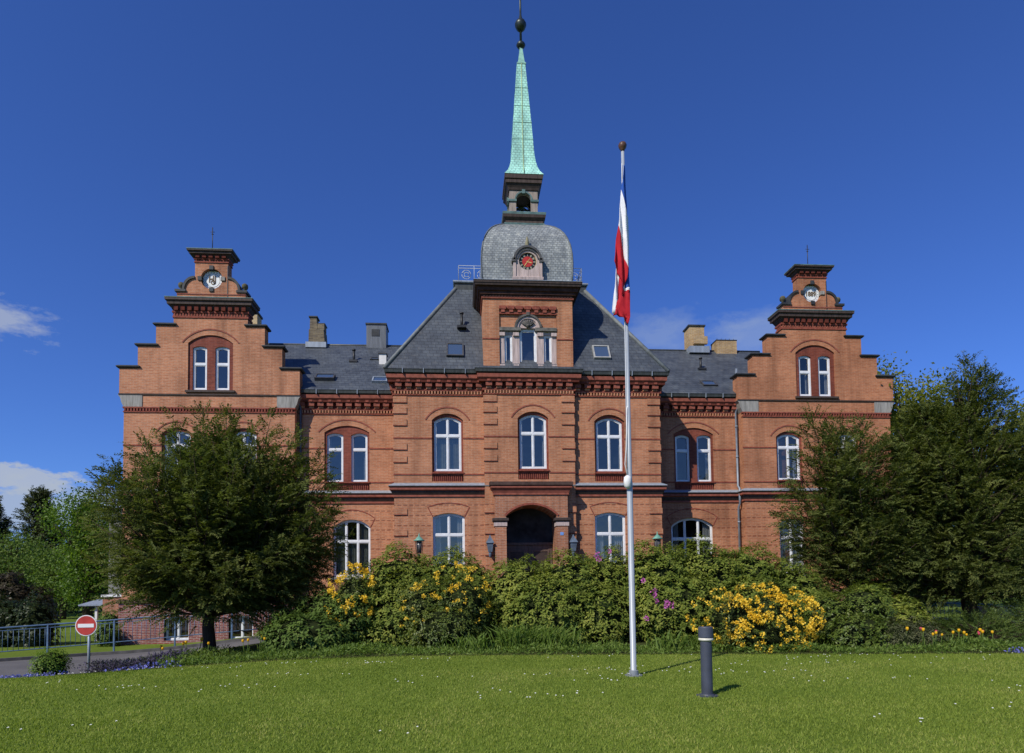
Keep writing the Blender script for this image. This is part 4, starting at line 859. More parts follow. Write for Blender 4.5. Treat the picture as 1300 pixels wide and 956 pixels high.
mb = MB(); mb.lathe(PX0, PY0, [(0.03, 9.14), (0.035, 9.17), (0.06, 9.20), (0.075, 9.25), (0.06, 9.29), (0.0, 9.31)], 14); mb.build('ball_top', simple('ball_brown', (0.10, 0.05, 0.03), 0.3, 8, 0.4), FP)
mb = MB(); mb.lathe(PX0 - 0.05, PY0 - 0.06, [(0.02, 3.18), (0.06, 3.22), (0.07, 3.3), (0.06, 3.38), (0.0, 3.42)], 10)
mb.tube([(PX0 - 0.05, PY0 - 0.07, 3.38), (PX0 - 0.09, PY0 - 0.06, 3.6), (PX0 - 0.06, PY0 - 0.05, 3.9), (PX0 - 0.03, PY0 - 0.05, 4.6)], 0.008, 5); mb.tube([(PX0 - 0.045, PY0 - 0.05, 3.4), (PX0 - 0.04, PY0 - 0.05, 5.0), (PX0 - 0.03, PY0 - 0.04, 8.9)], 0.005, 4)
mb.build('halyard', simple('rope_white', (0.7, 0.7, 0.68), 0.1, 8, 0.8), FP)
# limp flag: hanging folds of one cloth, three stripes
def flag():
    bands = {'b': [], 'w': [], 'r': []}
    mats = [simple('flag_blue', (0.03, 0.09, 0.36), 0.1, 5, 0.8, 0.1), simple('flag_white', (0.72, 0.72, 0.74), 0.05, 5, 0.8, 0.1), simple('flag_red', (0.42, 0.02, 0.03), 0.1, 5, 0.8, 0.1)]
    def pt(zx, zy): return ((zx - (193 + (zy - 20) * 0.025)) * 0.00344, 9.25 - (zy - 20) * 0.003567)
    polys = [(0, [(200, 130), (208, 130), (216, 250), (224, 395), (206, 350), (188, 258), (196, 200)], -0.02),
             (1, [(188, 258), (206, 350), (224, 395), (229, 480), (224, 655), (206, 605), (187, 510), (171, 446), (178, 370)], -0.06),
             (2, [(171, 446), (187, 510), (206, 605), (223, 652), (216, 705), (198, 745), (178, 692), (149, 622), (156, 560)], -0.07),
             (0, [(224, 652), (233, 590), (236, 742), (209, 748), (216, 705)], 0.0),
             (1, [(198, 742), (209, 746), (236, 742), (233, 764), (208, 760)], -0.03),
             (1, [(163, 646), (179, 692), (173, 790), (157, 874), (146, 866), (151, 780)], -0.05),
             (2, [(179, 690), (198, 742), (208, 758), (233, 762), (231, 890), (223, 926), (200, 896), (176, 884), (150, 880), (160, 840), (173, 790)], -0.06)]
    bm = bmesh.new()
    for mi, pl, yo in polys:
        vs = [bm.verts.new((pt(*p)[0], yo, pt(*p)[1])) for p in pl]
        es = [bm.edges.new((vs[i], vs[(i + 1) % len(vs)])) for i in range(len(vs))]
        r_ = bmesh.ops.triangle_fill(bm, use_beauty=True, edges=es)
        fs = [f_ for f_ in r_['geom'] if isinstance(f_, bmesh.types.BMFace)]
        for f_ in fs: f_.material_index = mi
        for _ in range(2): 
            ed = list({e for f_ in bm.faces if f_.material_index == mi for e in f_.edges if e.calc_length() > 0.03})
            bmesh.ops.subdivide_edges(bm, edges=ed, cuts=1, use_grid_fill=True)
    for v in bm.verts: v.co.y += 0.035 * math.sin(v.co.x * 55 + v.co.z * 1.3) + 0.012 * math.sin(v.co.z * 9 + v.co.x * 20)
    me = bpy.data.meshes.new('flag')
    bm.to_mesh(me); bm.free()
    for m in mats: me.materials.append(m)
    me.polygons.foreach_set('use_smooth', [True] * len(me.polygons))
    o = bpy.data.objects.new('flag', me); col.objects.link(o); o.location = (PX0 - 0.02, PY0 - 0.03, 0)
    md = o.modifiers.new('cloth', 'SOLIDIFY'); md.thickness = 0.006
    tag(o, 'limp blue, white and red striped flag hanging from the pole top', 'flag')
flag()
SGx, SGy = -11.63, -10.6; sgz = g(SGx, SGy)
SG = empty('no_entry_sign', (SGx, SGy, sgz)); tag(SG, 'round red no entry sign with white bar on a low post', 'sign')
mb = MB(); mb.tube([(SGx + 0.05, SGy + 0.035, sgz - 0.1), (SGx + 0.05, SGy + 0.035, 0.95)], 0.03, 10); mb.build('post', simple('galvanised', (0.40, 0.45, 0.48), 0.15, 5, 0.45, 0.5, 0.4), SG)
def sdisc(r, y, name, mat):
    mb = MB(); mb.rings([[(SGx + r * math.cos(t), yy, 0.735 + r * math.sin(t)) for t in np.linspace(0, 2 * math.pi, 41)[:-1]] for yy in (y, y + 0.006)]); o = mb.build(name, mat, SG); return o
sdisc(0.243, SGy - 0.006, 'plate', simple('sign_white', (0.72, 0.72, 0.70), 0.05, 5, 0.4)); sdisc(0.222, SGy - 0.0125, 'red_disc', simple('sign_red', (0.42, 0.045, 0.035), 0.18, 6, 0.45))
MB().box(SGx - 0.178, SGx + 0.178, SGy - 0.019, SGy - 0.013, 0.69, 0.775).build('white_bar', simple('sign_bar', (0.74, 0.74, 0.72), 0.05, 5, 0.4), SG)
BX, BY_ = 0.51, -17.7
BL = empty('bollard_light', (BX, BY_, 0)); tag(BL, 'dark grey bollard lamp with pale light ring on the lawn', 'bollard')
BM = simple('bollard_grey', (0.055, 0.062, 0.085), 0.2, 5, 0.5, 0.4)
mb = MB(); mb.lathe(BX, BY_, [(0.078, -0.05), (0.078, 0.757), (0.07, 0.76)], 40, 0, False); mb.build('shaft', BM, BL)
mb = MB(); mb.lathe(BX, BY_, [(0.15, -0.02), (0.15, 0.012), (0.10, 0.014), (0.09, 0.03), (0.079, 0.031)], 24, 0, False); mb.build('base_plate', BM, BL)
mb = MB(); mb.lathe(BX, BY_, [(0.05, 0.755), (0.085, 0.757), (0.103, 0.775), (0.10, 0.795), (0.07, 0.808), (0.05, 0.809)], 32); mb.build('light_ring', simple('ring_cream', (0.62, 0.60, 0.50), 0.05, 5, 0.3), BL)
mb = MB(); mb.lathe(BX, BY_, [(0.06, 0.808), (0.1, 0.81), (0.1, 0.945), (0.096, 0.953), (0.0, 0.955)], 40, 0, False); mb.build('head', BM, BL)

def railing(pts, tops, label, dens=0.145, mat=BLUEIRON, low=0.16):
    r = empty('railing', (pts[0][0], pts[0][1], g(*pts[0]))); tag(r, label, 'railing')
    P = [Vector((p[0], p[1], t)) for p, t in zip(pts, tops)]
    dn = lambda v, h: Vector((v.x, v.y, v.z - h))
    mb = MB(); mb.tube(P, 0.028, 8); mb.build('handrail', mat, r)
    mb = MB(); mb.tube([dn(p, 0.80) for p in P], 0.018, 6); mb.tube([dn(p, 0.10) for p in P], 0.014, 6); mb.build('bottom_rail', mat, r)
    L = [0]
    for a, b in zip(P, P[1:]): L.append(L[-1] + (b - a).length)
    def at(s):
        i = min(max(j for j in range(len(L)) if L[j] <= s + 1e-9), len(P) - 2); return P[i].lerp(P[i + 1], (s - L[i]) / (L[i + 1] - L[i]))
    n = int(L[-1] / 1.75)
    for k in range(n + 1):
        p = at(L[-1] * k / n); mb = MB(); mb.box(p.x - 0.025, p.x + 0.025, p.y - 0.025, p.y + 0.025, p.z - 1.15, p.z - 0.005); mb.build('post', mat, r)
    m_ = min(98, int(L[-1] / dens))
    for k in range(m_):
        p = at(L[-1] * (k + 0.5) / m_); mb = MB(); mb.tube([dn(p, 0.80), dn(p, 0.10)], 0.009, 5); mb.build('baluster', mat, r)
railing([(-20.5, -4.9), (-18.4, -3.55), (-15.7, -2.2), (-12.7, -1.35), (-9.6, -0.95)], [0.23, 0.31, 0.43, 0.625, 0.835], 'blue grey steel railing along the driveway left of the yew')
railing([(11.2, -4.6), (16.2, -4.6)], [0.80, 0.60], 'blue grey steel railing half hidden under the right hand yews')

# ------------------------------------------------------------------ foliage
def unit(v): return v / np.maximum(np.linalg.norm(v, axis=1, keepdims=True), 1e-9)
def quads_obj(name, V, mat, parent=None, per=4):
    """V: (N,per,3) array of separate faces"""
    n = len(V); me = bpy.data.meshes.new(name); me.vertices.add(n * per); me.vertices.foreach_set('co', V.reshape(-1).astype(np.float32))
    me.loops.add(n * per); me.loops.foreach_set('vertex_index', np.arange(n * per, dtype=np.int32)); me.polygons.add(n)
    me.polygons.foreach_set('loop_start', np.arange(n, dtype=np.int32) * per)
    try: me.polygons.foreach_set('loop_total', np.full(n, per, dtype=np.int32))
    except Exception: pass
    me.update(calc_edges=True); me.materials.append(mat)
    o = bpy.data.objects.new(name, me); col.objects.link(o)
    if parent is not None:
        o.parent = parent
        if parent.name in WLOC: o.matrix_parent_inverse = Matrix.Translation(-WLOC[parent.name])
    return o
def leaf_quads(P, A, N, L, W, bend=0.0):
    A = unit(A); S = unit(np.cross(A, N)); L = np.asarray(L).reshape(-1, 1); W = np.asarray(W).reshape(-1, 1)
    N2 = np.cross(S, A)
    mid = P + A * L * 0.5; tip = P + A * L - N2 * L * bend
    return np.stack([P, mid + S * W * 0.5, tip, mid - S * W * 0.5], axis=1)
def rand_unit(n): return unit(rng.normal(size=(n, 3)))

def ellipsoid_points(blobs, n, rmin=0.78, front=False):
    """points in the outer shells of a union of ellipsoids (x,y,z,rx,ry,rz); inner points are thrown away"""
    vol = np.array([b[3] * b[5] + b[3] * b[4] for b in blobs]); vol = vol / vol.sum(); Ps = []; Ns = []
    for b, f in zip(blobs, vol):
        k = int(n * f) + 1; d = rand_unit(k); r = rng.uniform(rmin, 1.02, size=(k, 1)) ** 0.8
        r = r * (1 + 0.10 * np.sin(d[:, :1] * 7 + b[0] * 3) * np.cos(d[:, 2:3] * 6 + b[1]) + 0.06 * np.sin(d[:, 1:2] * 13 + d[:, 2:3] * 11))
        Ps.append(np.array(b[:3]) + d * r * np.array(b[3:6])); Ns.append(unit(d / np.array(b[3:6])))
    P = np.concatenate(Ps); N = np.concatenate(Ns); keep = np.ones(len(P), bool)
    for b in blobs:
        q = (P - np.array(b[:3])) / np.array(b[3:6]); keep &= (q * q).sum(1) > 0.42
    keep &= P[:, 2] > np.array([g(a[0], a[1]) for a in P]) + 0.02
    return P[keep], N[keep]
def core(blobs, parent, name='dark_core'):  # dark filler ellipsoids behind the leaves, interior shade put into their colour
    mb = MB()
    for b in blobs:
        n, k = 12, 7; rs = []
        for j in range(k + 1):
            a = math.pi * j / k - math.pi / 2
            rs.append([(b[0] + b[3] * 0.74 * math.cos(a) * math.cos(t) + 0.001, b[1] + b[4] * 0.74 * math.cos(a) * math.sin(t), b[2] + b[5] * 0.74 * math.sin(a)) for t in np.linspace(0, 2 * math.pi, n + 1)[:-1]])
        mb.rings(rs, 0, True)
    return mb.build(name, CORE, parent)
def shrub(name, label, blobs, nwh, leaves, L, W, mat, cat='shrub', group=None, droop=0.15, flowers=None):
    """broad-leaved shrub: whorls of leaves on the shells of blobs"""
    bx, by = blobs[0][0], blobs[0][1]; r = empty(name, (bx, by, g(bx, by))); tag(r, label, cat, group)
    P, N = ellipsoid_points(blobs, nwh); k = len(P)
    ax = unit(N + np.array([0, 0, 0.7]) + rng.normal(scale=0.25, size=(k, 3)))
    ort = unit(np.cross(ax, rand_unit(k))); o2 = np.cross(ax, ort); V = []
    for j in range(leaves):
        t = 2 * math.pi * j / leaves + rng.uniform(-0.4, 0.4, k)
        d = ort * np.cos(t)[:, None] + o2 * np.sin(t)[:, None]
        a = unit(d + ax * rng.uniform(-0.25, 0.6, (k, 1)) - np.array([0, 0, droop]))
        V.append(leaf_quads(P + rng.normal(scale=0.02, size=(k, 3)), a, unit(ax + d * 0.2), L * rng.uniform(0.7, 1.2, k), W * rng.uniform(0.8, 1.2, k), 0.12))
    quads_obj('leaves', np.concatenate(V), mat, r)
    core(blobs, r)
    return r
def trusses(parent, P, N, mat, rad=0.055, petals=9, size=0.05, name='blossoms'):
    V = []; k = len(P)
    for j in range(petals):
        d = rand_unit(k); d = unit(d + N * 0.5); V.append(leaf_quads(P + d * rad * 0.35, d, rand_unit(k), np.full(k, size) * rng.uniform(.8, 1.3, k), np.full(k, size * 0.9), 0.2))
    return quads_obj(name, np.concatenate(V), mat, parent)

# big rhododendrons behind the lawn
rb = shrub('rhododendron', 'tall rounded rhododendron behind the sparse yellow azalea', [(-4.6, -8.7, 1.2, 1.25, 1.1, 1.45), (-3.3, -8.5, 1.15, 1.2, 1.1, 1.40), (-4.1, -9.4, 0.7, 1.6, 1.0, 1.2), (-2.6, -8.7, 1.0, 0.8, 0.9, 1.25)], 5655, 7, 0.105, 0.044, RHODO, group='rhododendron bushes')
shrub('rhododendron', 'broad rhododendron in front of the entrance arch', [(-1.3, -8.8, 1.05, 1.15, 1.1, 1.25), (0.1, -8.9, 1.15, 1.25, 1.15, 1.30), (1.2, -8.7, 1.2, 0.9, 1.1, 1.35), (-0.5, -9.6, 0.7, 1.5, 0.9, 1.1), (0.8, -9.7, 0.6, 1.0, 0.8, 0.95)], 6235, 7, 0.105, 0.044, RHODO, group='rhododendron bushes')
rd = shrub('rhododendron', 'dark rhododendron with pink blossoms behind the flagpole', [(2.5, -8.9, 1.25, 1.3, 1.2, 1.45), (3.9, -8.8, 1.3, 1.3, 1.2, 1.42), (2.9, -9.7, 0.75, 1.4, 0.9, 1.1)], 5365, 7, 0.105, 0.044, RHODO, group='rhododendron bushes')
shrub('rhododendron', 'rhododendron sloping down behind the bright yellow azalea', [(5.2, -8.9, 1.2, 1.25, 1.2, 1.38), (6.2, -9.3, 0.95, 1.0, 1.1, 1.15), (4.9, -9.9, 0.7, 1.3, 0.9, 1.05), (6.5, -10.0, 0.5, 0.8, 0.8, 0.8)], 5075, 7, 0.105, 0.044, RHODO, group='rhododendron bushes')
pk = np.array([(2.02, -10.45, 1.33), (2.04, -10.5, 1.18), (2.03, -10.5, 1.08), (2.30, -10.62, 1.02), (2.36, -10.62, 1.0), (2.26, -10.62, 0.96), (1.75, -10.3, 1.62), (1.75, -10.4, 0.65), (0.75, -9.5, 2.32), (1.1, -9.4, 2.40), (0.73, -9.6, 2.22)])
pk2 = np.concatenate([pk + rng.normal(scale=0.03, size=pk.shape) for _ in range(2)]); trusses(rd, pk2, np.tile([[0, -0.6, 0.5]], (len(pk2), 1)), PINKFL, 0.06, 10, 0.055)
shrub('leafy_shrub', 'dark green shrub at the left end of the bed beside the yew', [(-7.1, -9.4, 0.45, 0.9, 0.9, 0.75), (-6.3, -9.5, 0.75, 0.85, 0.9, 0.85), (-6.7, -10.2, 0.35, 1.1, 0.7, 0.6), (-5.6, -9.6, 0.9, 0.7, 0.8, 0.8)], 2600, 6, 0.10, 0.045, DARKSH)
# azaleas
def azalea(label, blobs, nleaf, fl, nfl, sel, size=0.045):
    r = shrub('azalea', label, blobs, nleaf, 5, 0.07, 0.028, AZLEAF, 'shrub', 'yellow azaleas'); P, N = ellipsoid_points(fl, nfl, 0.93)
    k = sel(P) & (N[:, 1] < 0.35); trusses(r, P[k], N[k], YELFL, 0.055, 10, size); return r
clus = lambda P, th, sc=1.7: (np.sin(P[:, 0] * 4.1 * sc + 1.3) * np.sin(P[:, 2] * 4.7 * sc + 0.6) + 0.5 * np.sin(P[:, 0] * 9.0 * sc + P[:, 2] * 7 * sc)) > th
azalea('bright azalea covered in yellow blossom near the bollard', [(3.4, -11.9, 0.6, 0.7, 0.7, 0.7), (4.3, -11.9, 0.65, 0.8, 0.7, 0.75), (3.9, -12.2, 0.35, 1.1, 0.7, 0.5)], 1700,
       [(3.1, -12.1, 0.75, 0.75, 0.75, 0.6), (3.9, -12.0, 0.75, 0.8, 0.8, 0.72), (4.6, -12.1, 0.7, 0.72, 0.75, 0.65), (3.95, -12.5, 0.38, 0.95, 0.6, 0.5)], 1500, lambda P: clus(P, -0.5, 1.7) & (rng.random(len(P)) < 0.92), 0.047)
azalea('sparse azalea with scattered yellow blossom below the rounded rhododendron', [(-3.9, -10.0, 0.9, 0.7, 0.6, 0.9), (-2.9, -10.0, 0.95, 0.75, 0.6, 0.95), (-3.3, -10.6, 0.5, 0.9, 0.5, 0.6)], 2200,
       [(-3.0, -10.1, 1.22, 0.85, 0.7, 0.85), (-3.7, -10.3, 0.85, 0.7, 0.6, 0.8)], 1300, lambda P: (clus(P, -0.1, 1.9)) & (P[:, 2] > 0.45) & (rng.random(len(P)) < np.where(P[:, 2] > 1.25, 0.6, 0.22)), 0.042)
azalea('tall loose azalea with yellow blossom under the ground floor window', [(-5.6, -9.9, 1.2, 0.45, 0.4, 0.8)], 500, [(-5.65, -9.95, 1.3, 0.58, 0.5, 0.85)], 420, lambda P: clus(P, -0.1, 1.4), 0.05)
az = shrub('leafy_shrub', 'yellow green shrub right of the bright yellow azalea', [(6.0, -11.4, 0.6, 0.6, 0.6, 0.7), (6.8, -11.5, 0.7, 0.7, 0.7, 0.8), (6.3, -12.2, 0.3, 0.9, 0.6, 0.5)], 1700, 6, 0.08, 0.035, leaf_mat('yellow_green_leaves', [(0.05, 0.085, 0.012), (0.10, 0.145, 0.022), (0.17, 0.20, 0.035)], 0.3, 0.3))
shrub('leafy_shrub', 'light green rhododendron in front of the right yew', [(7.7, -10.5, 0.85, 0.6, 0.6, 0.62), (8.3, -10.8, 0.6, 0.6, 0.6, 0.55), (7.9, -11.3, 0.4, 0.8, 0.5, 0.5)], 1200, 7, 0.11, 0.045, RHODO)
shrub('leafy_shrub', 'grey green mounded shrub at the lawn edge left of the tulips', [(7.0, -12.5, 0.18, 0.6, 0.5, 0.5), (7.6, -12.4, 0.2, 0.55, 0.5, 0.5)], 1300, 5, 0.06, 0.018, GREYSH)
shrub('leafy_shrub', 'small round green shrub at the corner of the driveway', [(-11.3, -12.45, 0.05, 0.36, 0.35, 0.34)], 420, 5, 0.05, 0.025, LIMEL)

def spray_tree(name, label, cat, base, trunk_r, trunk_h, tips, mat, limb_r=0.06, sprays=16, slen=(0.30, 0.55), nleaf=11, leafL=0.075, leafW=0.02, droop=0.25, group=None, inner=0.35, limbs_at=None, trunk_top=None):
    """yew-like tree: trunk, limbs reaching to the given tips, feathery sprays along the outer part of every limb"""
    r = empty(name, base); tag(r, label, cat, group); base = Vector(base)
    tb = MB(); tt = trunk_top or trunk_h
    tb.tube([base + Vector((0, 0, -0.1)), base + Vector((0.02, 0, 0.25)), base + Vector((-0.03, 0.02, trunk_h * 0.6)), base + Vector((0.0, 0, trunk_h)), base + Vector((0.05, 0, (trunk_h + tt) / 2 + 0.01)), base + Vector((0.0, 0, tt + 0.02))], [trunk_r * 1.35, trunk_r, trunk_r * 0.9, trunk_r * 0.8, trunk_r * 0.55, 0.04], 10)
    Ps = []; Ds = []
    for tip in tips:
        tip = Vector(tip)
        h = min(tt, max(trunk_h * 0.6, trunk_h * 0.75 + (tip.z - base.z - trunk_h) * (0.25 if limbs_at is None else limbs_at) * random.uniform(0.6, 1.2)))
        s = base + Vector((random.uniform(-.08, .08), random.uniform(-.08, .08), h))
        c = s.lerp(tip, 0.5) + Vector((random.uniform(-.25, .25), random.uniform(-.25, .25), -0.12 * (tip - s).length * random.uniform(0, 1)))
        pts = [s * (1 - t) ** 2 + c * 2 * t * (1 - t) + tip * t * t for t in np.linspace(0, 1, 7)]
        tb.tube(pts, [limb_r * (1 - 0.9 * t) + 0.004 for t in np.linspace(0, 1, 7)], 5)
        L = (tip - s).length; ns = max(5, int(sprays * L / 2.5))
        for k in range(ns):
            t = inner + (1 - inner) * random.random() ** 0.6; p = s * (1 - t) ** 2 + c * 2 * t * (1 - t) + tip * t * t
            d = (2 * (1 - t) * (c - s) + 2 * t * (tip - c)).normalized(); side = Vector(rng.normal(size=3)); side -= d * side.dot(d)
            spread = 0.55 * (1.15 - t) + 0.12
            Ps.append(p + side.normalized() * random.uniform(0, spread)); Ds.append((d * 0.8 + side.normalized() * random.uniform(0.2, 0.9) + Vector((0, 0, -droop * random.random()))).normalized())
        for _ in range(3): Ps.append(tip + Vector(rng.normal(size=3)) * 0.08); Ds.append(((tip - c).normalized() + Vector(rng.normal(size=3)) * 0.35).normalized())
    tb.build('trunk', BARK, r)
    P = np.array([tuple(p) for p in Ps]); D = unit(np.array([tuple(d) for d in Ds])); n = len(P)
    N = unit(np.array([0, 0, 1.0]) + rng.normal(scale=0.45, size=(n, 3))); S = unit(np.cross(D, N)); L = rng.uniform(slen[0], slen[1], n); V = []
    for j in range(nleaf):
        t = (j + 0.5) / nleaf
        q = P + D * (L * t)[:, None] - np.array([0, 0, 1.0]) * (0.30 * L * t * t * droop * 3)[:, None]
        for sg in (-1, 1):
            a = unit(D * 0.75 + S * sg + rng.normal(scale=0.18, size=(n, 3)) - np.array([0, 0, 0.25]))
            V.append(leaf_quads(q, a, N + rng.normal(scale=0.3, size=(n, 3)), leafL * (1.2 - 0.6 * t) * rng.uniform(0.7, 1.25, n), np.full(n, leafW), 0.1))
    quads_obj('foliage', np.concatenate(V), mat, r)
    return r
def dome_tips(c, rx, ry, rup, rdn, n, power=1.0, fill=0.35):
    out = []
    for i in range(n):
        d = unit(rng.normal(size=(1, 3)))[0]; s = 1.0 if random.random() > fill else random.uniform(0.45, 0.9); s *= random.uniform(0.88, 1.08)
        out.append((c[0] + d[0] * rx * s, c[1] + d[1] * ry * s, c[2] + (d[2] * rup if d[2] > 0 else d[2] * rdn) * s))
    return out
yb = (-9.45, -9.0, g(-9.45, -9))
tips = dome_tips((-9.15, -9.0, 2.7), 2.95, 2.3, 3.35, 1.25, 250, fill=0.5)
for i in range(46):
    a = random.uniform(0, 2 * math.pi); q = random.uniform(0.6, 1.0); tips.append((-9.15 + 2.9 * q * math.cos(a), -9 + 2.2 * q * math.sin(a), random.uniform(1.35, 2.5)))
for i in range(90):
    a = random.uniform(0, 2 * math.pi); z = random.uniform(3.6, 5.7); q = 2.75 * math.sqrt(max(0.05, 1 - ((z - 2.7) / 3.4) ** 2)) * random.uniform(0.25, 0.98); tips.append((-9.15 + q * math.cos(a), -9 + q * 0.8 * math.sin(a), z))
tips += [(-11.9, -9.2, 4.75), (-11.7, -9.1, 4.5), (-12.05, -9.0, 4.4), (-11.5, -9.2, 4.2), (-7.2, -9.2, 5.6), (-7.9, -9.0, 6.05), (-9.6, -9.1, 6.2), (-10.6, -9, 5.5), (-6.4, -9.2, 4.4), (-6.2, -9.3, 3.6), (-6.0, -9.1, 2.8), (-12.0, -8.9, 3.4), (-6.5, -8.9, 5.0)]
spray_tree('yew_tree', 'broad dark yew with a single trunk beside the no entry sign', 'tree', yb, 0.17, 1.35, tips, YEW, 0.028, 30, nleaf=9, leafL=0.11, leafW=0.034, inner=0.25, limbs_at=0.2)
tips = dome_tips((8.9, -8.0, 3.0), 2.05, 1.5, 3.3, 1.9, 160, fill=0.5) + [(7.3, -8.2, 6.1), (7.6, -8.1, 6.5), (7.4, -8.3, 5.4), (6.8, -8.2, 4.4), (6.6, -8.3, 3.7), (6.5, -8.3, 3.4), (7.0, -8.3, 2.4), (8.3, -8.0, 6.1), (6.7, -8.4, 2.9), (9.2, -8, 6.3)]
spray_tree('yew_tree', 'ragged yew reaching across the right gable windows', 'tree', (8.9, -8.0, 0), 0.16, 1.2, tips, YEW, 0.026, 30, nleaf=9, leafL=0.11, leafW=0.034, inner=0.2, limbs_at=0.45, trunk_top=4.5)
tips = []
for i in range(250): # conical main yew with two leaders
    z = 1.15 + 6.7 * random.random() ** 1.05; lead = random.random(); cx = 12.9 if lead < 0.62 else 11.3; top = 8.2 if lead < 0.62 else 6.7
    rr = 2.3 * max(0.06, 1 - (z / (top + 0.2)) ** 1.7) ** 0.7 * random.uniform(0.75, 1.1); a = random.uniform(0, 2 * math.pi); zz = min(z, top)
    tips.append((cx + rr * math.cos(a), -8.0 + rr * 0.85 * math.sin(a), zz))
tips += [(12.85, -8.0, 8.25), (12.6, -8.1, 7.9), (13.2, -8, 7.8), (11.3, -8, 6.6), (10.9, -8, 6.2)] + dome_tips((15.2, -8.0, 3.6), 1.6, 1.5, 3.4, 2.6, 60) + dome_tips((10.7, -8.2, 3.0), 1.5, 1.4, 3.1, 1.6, 85, fill=0.5)
spray_tree('yew_tree', 'tall conical dark yew at the right edge of the picture', 'tree', (12.6, -7.9, 0), 0.22, 1.4, tips, YEW, 0.03, 30, nleaf=9, leafL=0.105, leafW=0.036, inner=0.2, limbs_at=0.75, trunk_top=7.2)
# low junipers in front of the right yews
for c, rx, hh, lab in (((9.6, -11.6, 0.05), 1.3, 0.55, 'low spreading juniper behind the tulips'), ((11.7, -11.4, 0.05), 1.4, 1.0, 'spreading juniper at the right end of the bed')):
    t_ = [(c[0] + rx * math.cos(a) * q, c[1] + 1.0 * math.sin(a) * q, c[2] + hh * (1.15 - 0.8 * q) * random.uniform(0.55, 1.1)) for a, q in zip(rng.uniform(0, 2 * math.pi, 90), rng.uniform(0.25, 1.05, 90))]
    spray_tree('juniper', lab, 'shrub', c, 0.06, 0.12, t_, JUNI, 0.02, 26, (0.2, 0.38), 8, 0.06, 0.018, 0.05, 'junipers in front of the yews', 0.3)

def leafy_tree(name, label, base, trunk_r, h, blobs, nclump, per, L, mat, group=None, conical=False):
    r = empty(name, base); tag(r, label, 'tree', group); base = Vector(base); tb = MB()
    tb.tube([base - Vector((0, 0, 0.2)), base + Vector((0.05, 0, h * 0.3)), base + Vector((-0.05, 0, h * 0.65)), base + Vector((0, 0, h))], [trunk_r * 1.2, trunk_r, trunk_r * 0.6, 0.03], 8)
    for b in blobs:
        for _ in range(6):
            d = rand_unit(1)[0]; e = Vector((b[0] + d[0] * b[3] * 0.8, b[1] + d[1] * b[4] * 0.8, b[2] + d[2] * b[5] * 0.8)); s = base + Vector((0, 0, min(h * 0.9, max(h * 0.25, (e.z - base.z) * 0.6))))
            tb.tube([s, s.lerp(e, 0.5) + Vector((0, 0, 0.1)), e], [trunk_r * 0.35, trunk_r * 0.2, 0.01], 5)
    tb.build('trunk', BARK, r)
    Pc, Nc = ellipsoid_points(blobs, nclump, 0.45); n = len(Pc); P = np.repeat(Pc, per, 0) + rng.normal(scale=L * 2.0, size=(n * per, 3)); N = np.repeat(Nc, per, 0)
    A = unit(N * 0.5 + rng.normal(size=P.shape)); quads_obj('crown', leaf_quads(P, A, unit(N + rng.normal(scale=0.6, size=P.shape) + np.array([0, 0, .4])), L * rng.uniform(0.7, 1.3, len(P)), L * 0.6 * rng.uniform(0.8, 1.2, len(P)), 0.15), mat, r)
    return r
def blobcloud(c, rx, ry, rz, n, s):
    out = []
    for _ in range(n):
        d = rand_unit(1)[0] * random.uniform(0.3, 0.85); q = random.uniform(0.75, 1.25) * s; out.append((c[0] + d[0] * rx, c[1] + d[1] * ry, c[2] + d[2] * rz, q, q, q * 0.85))
    return out
# behind the right yews
leafy_tree('leafy_tree', 'yellow green spring tree rising behind the right yews', (19.5, 4, 0), 0.3, 9, blobcloud((19.6, 4, 8.8), 3.2, 2.4, 4.6, 22, 1.2), 3400, 11, 0.17, OLIVEL, 'broadleaved trees')
leafy_tree('leafy_tree', 'olive green tree behind the tall yew at the right edge', (24.5, 2, 0), 0.3, 8, blobcloud((24.0, 2, 6.5), 2.8, 2.4, 4.6, 18, 1.15), 2200, 11, 0.17, OLIVEL, 'broadleaved trees')
leafy_tree('leafy_tree', 'dark tree mass low behind the right yews', (19.5, 0, 0), 0.25, 5, blobcloud((19.5, -1, 2.6), 3.8, 1.6, 2.4, 16, 1.1), 2200, 11, 0.15, DARKSH, 'broadleaved trees')
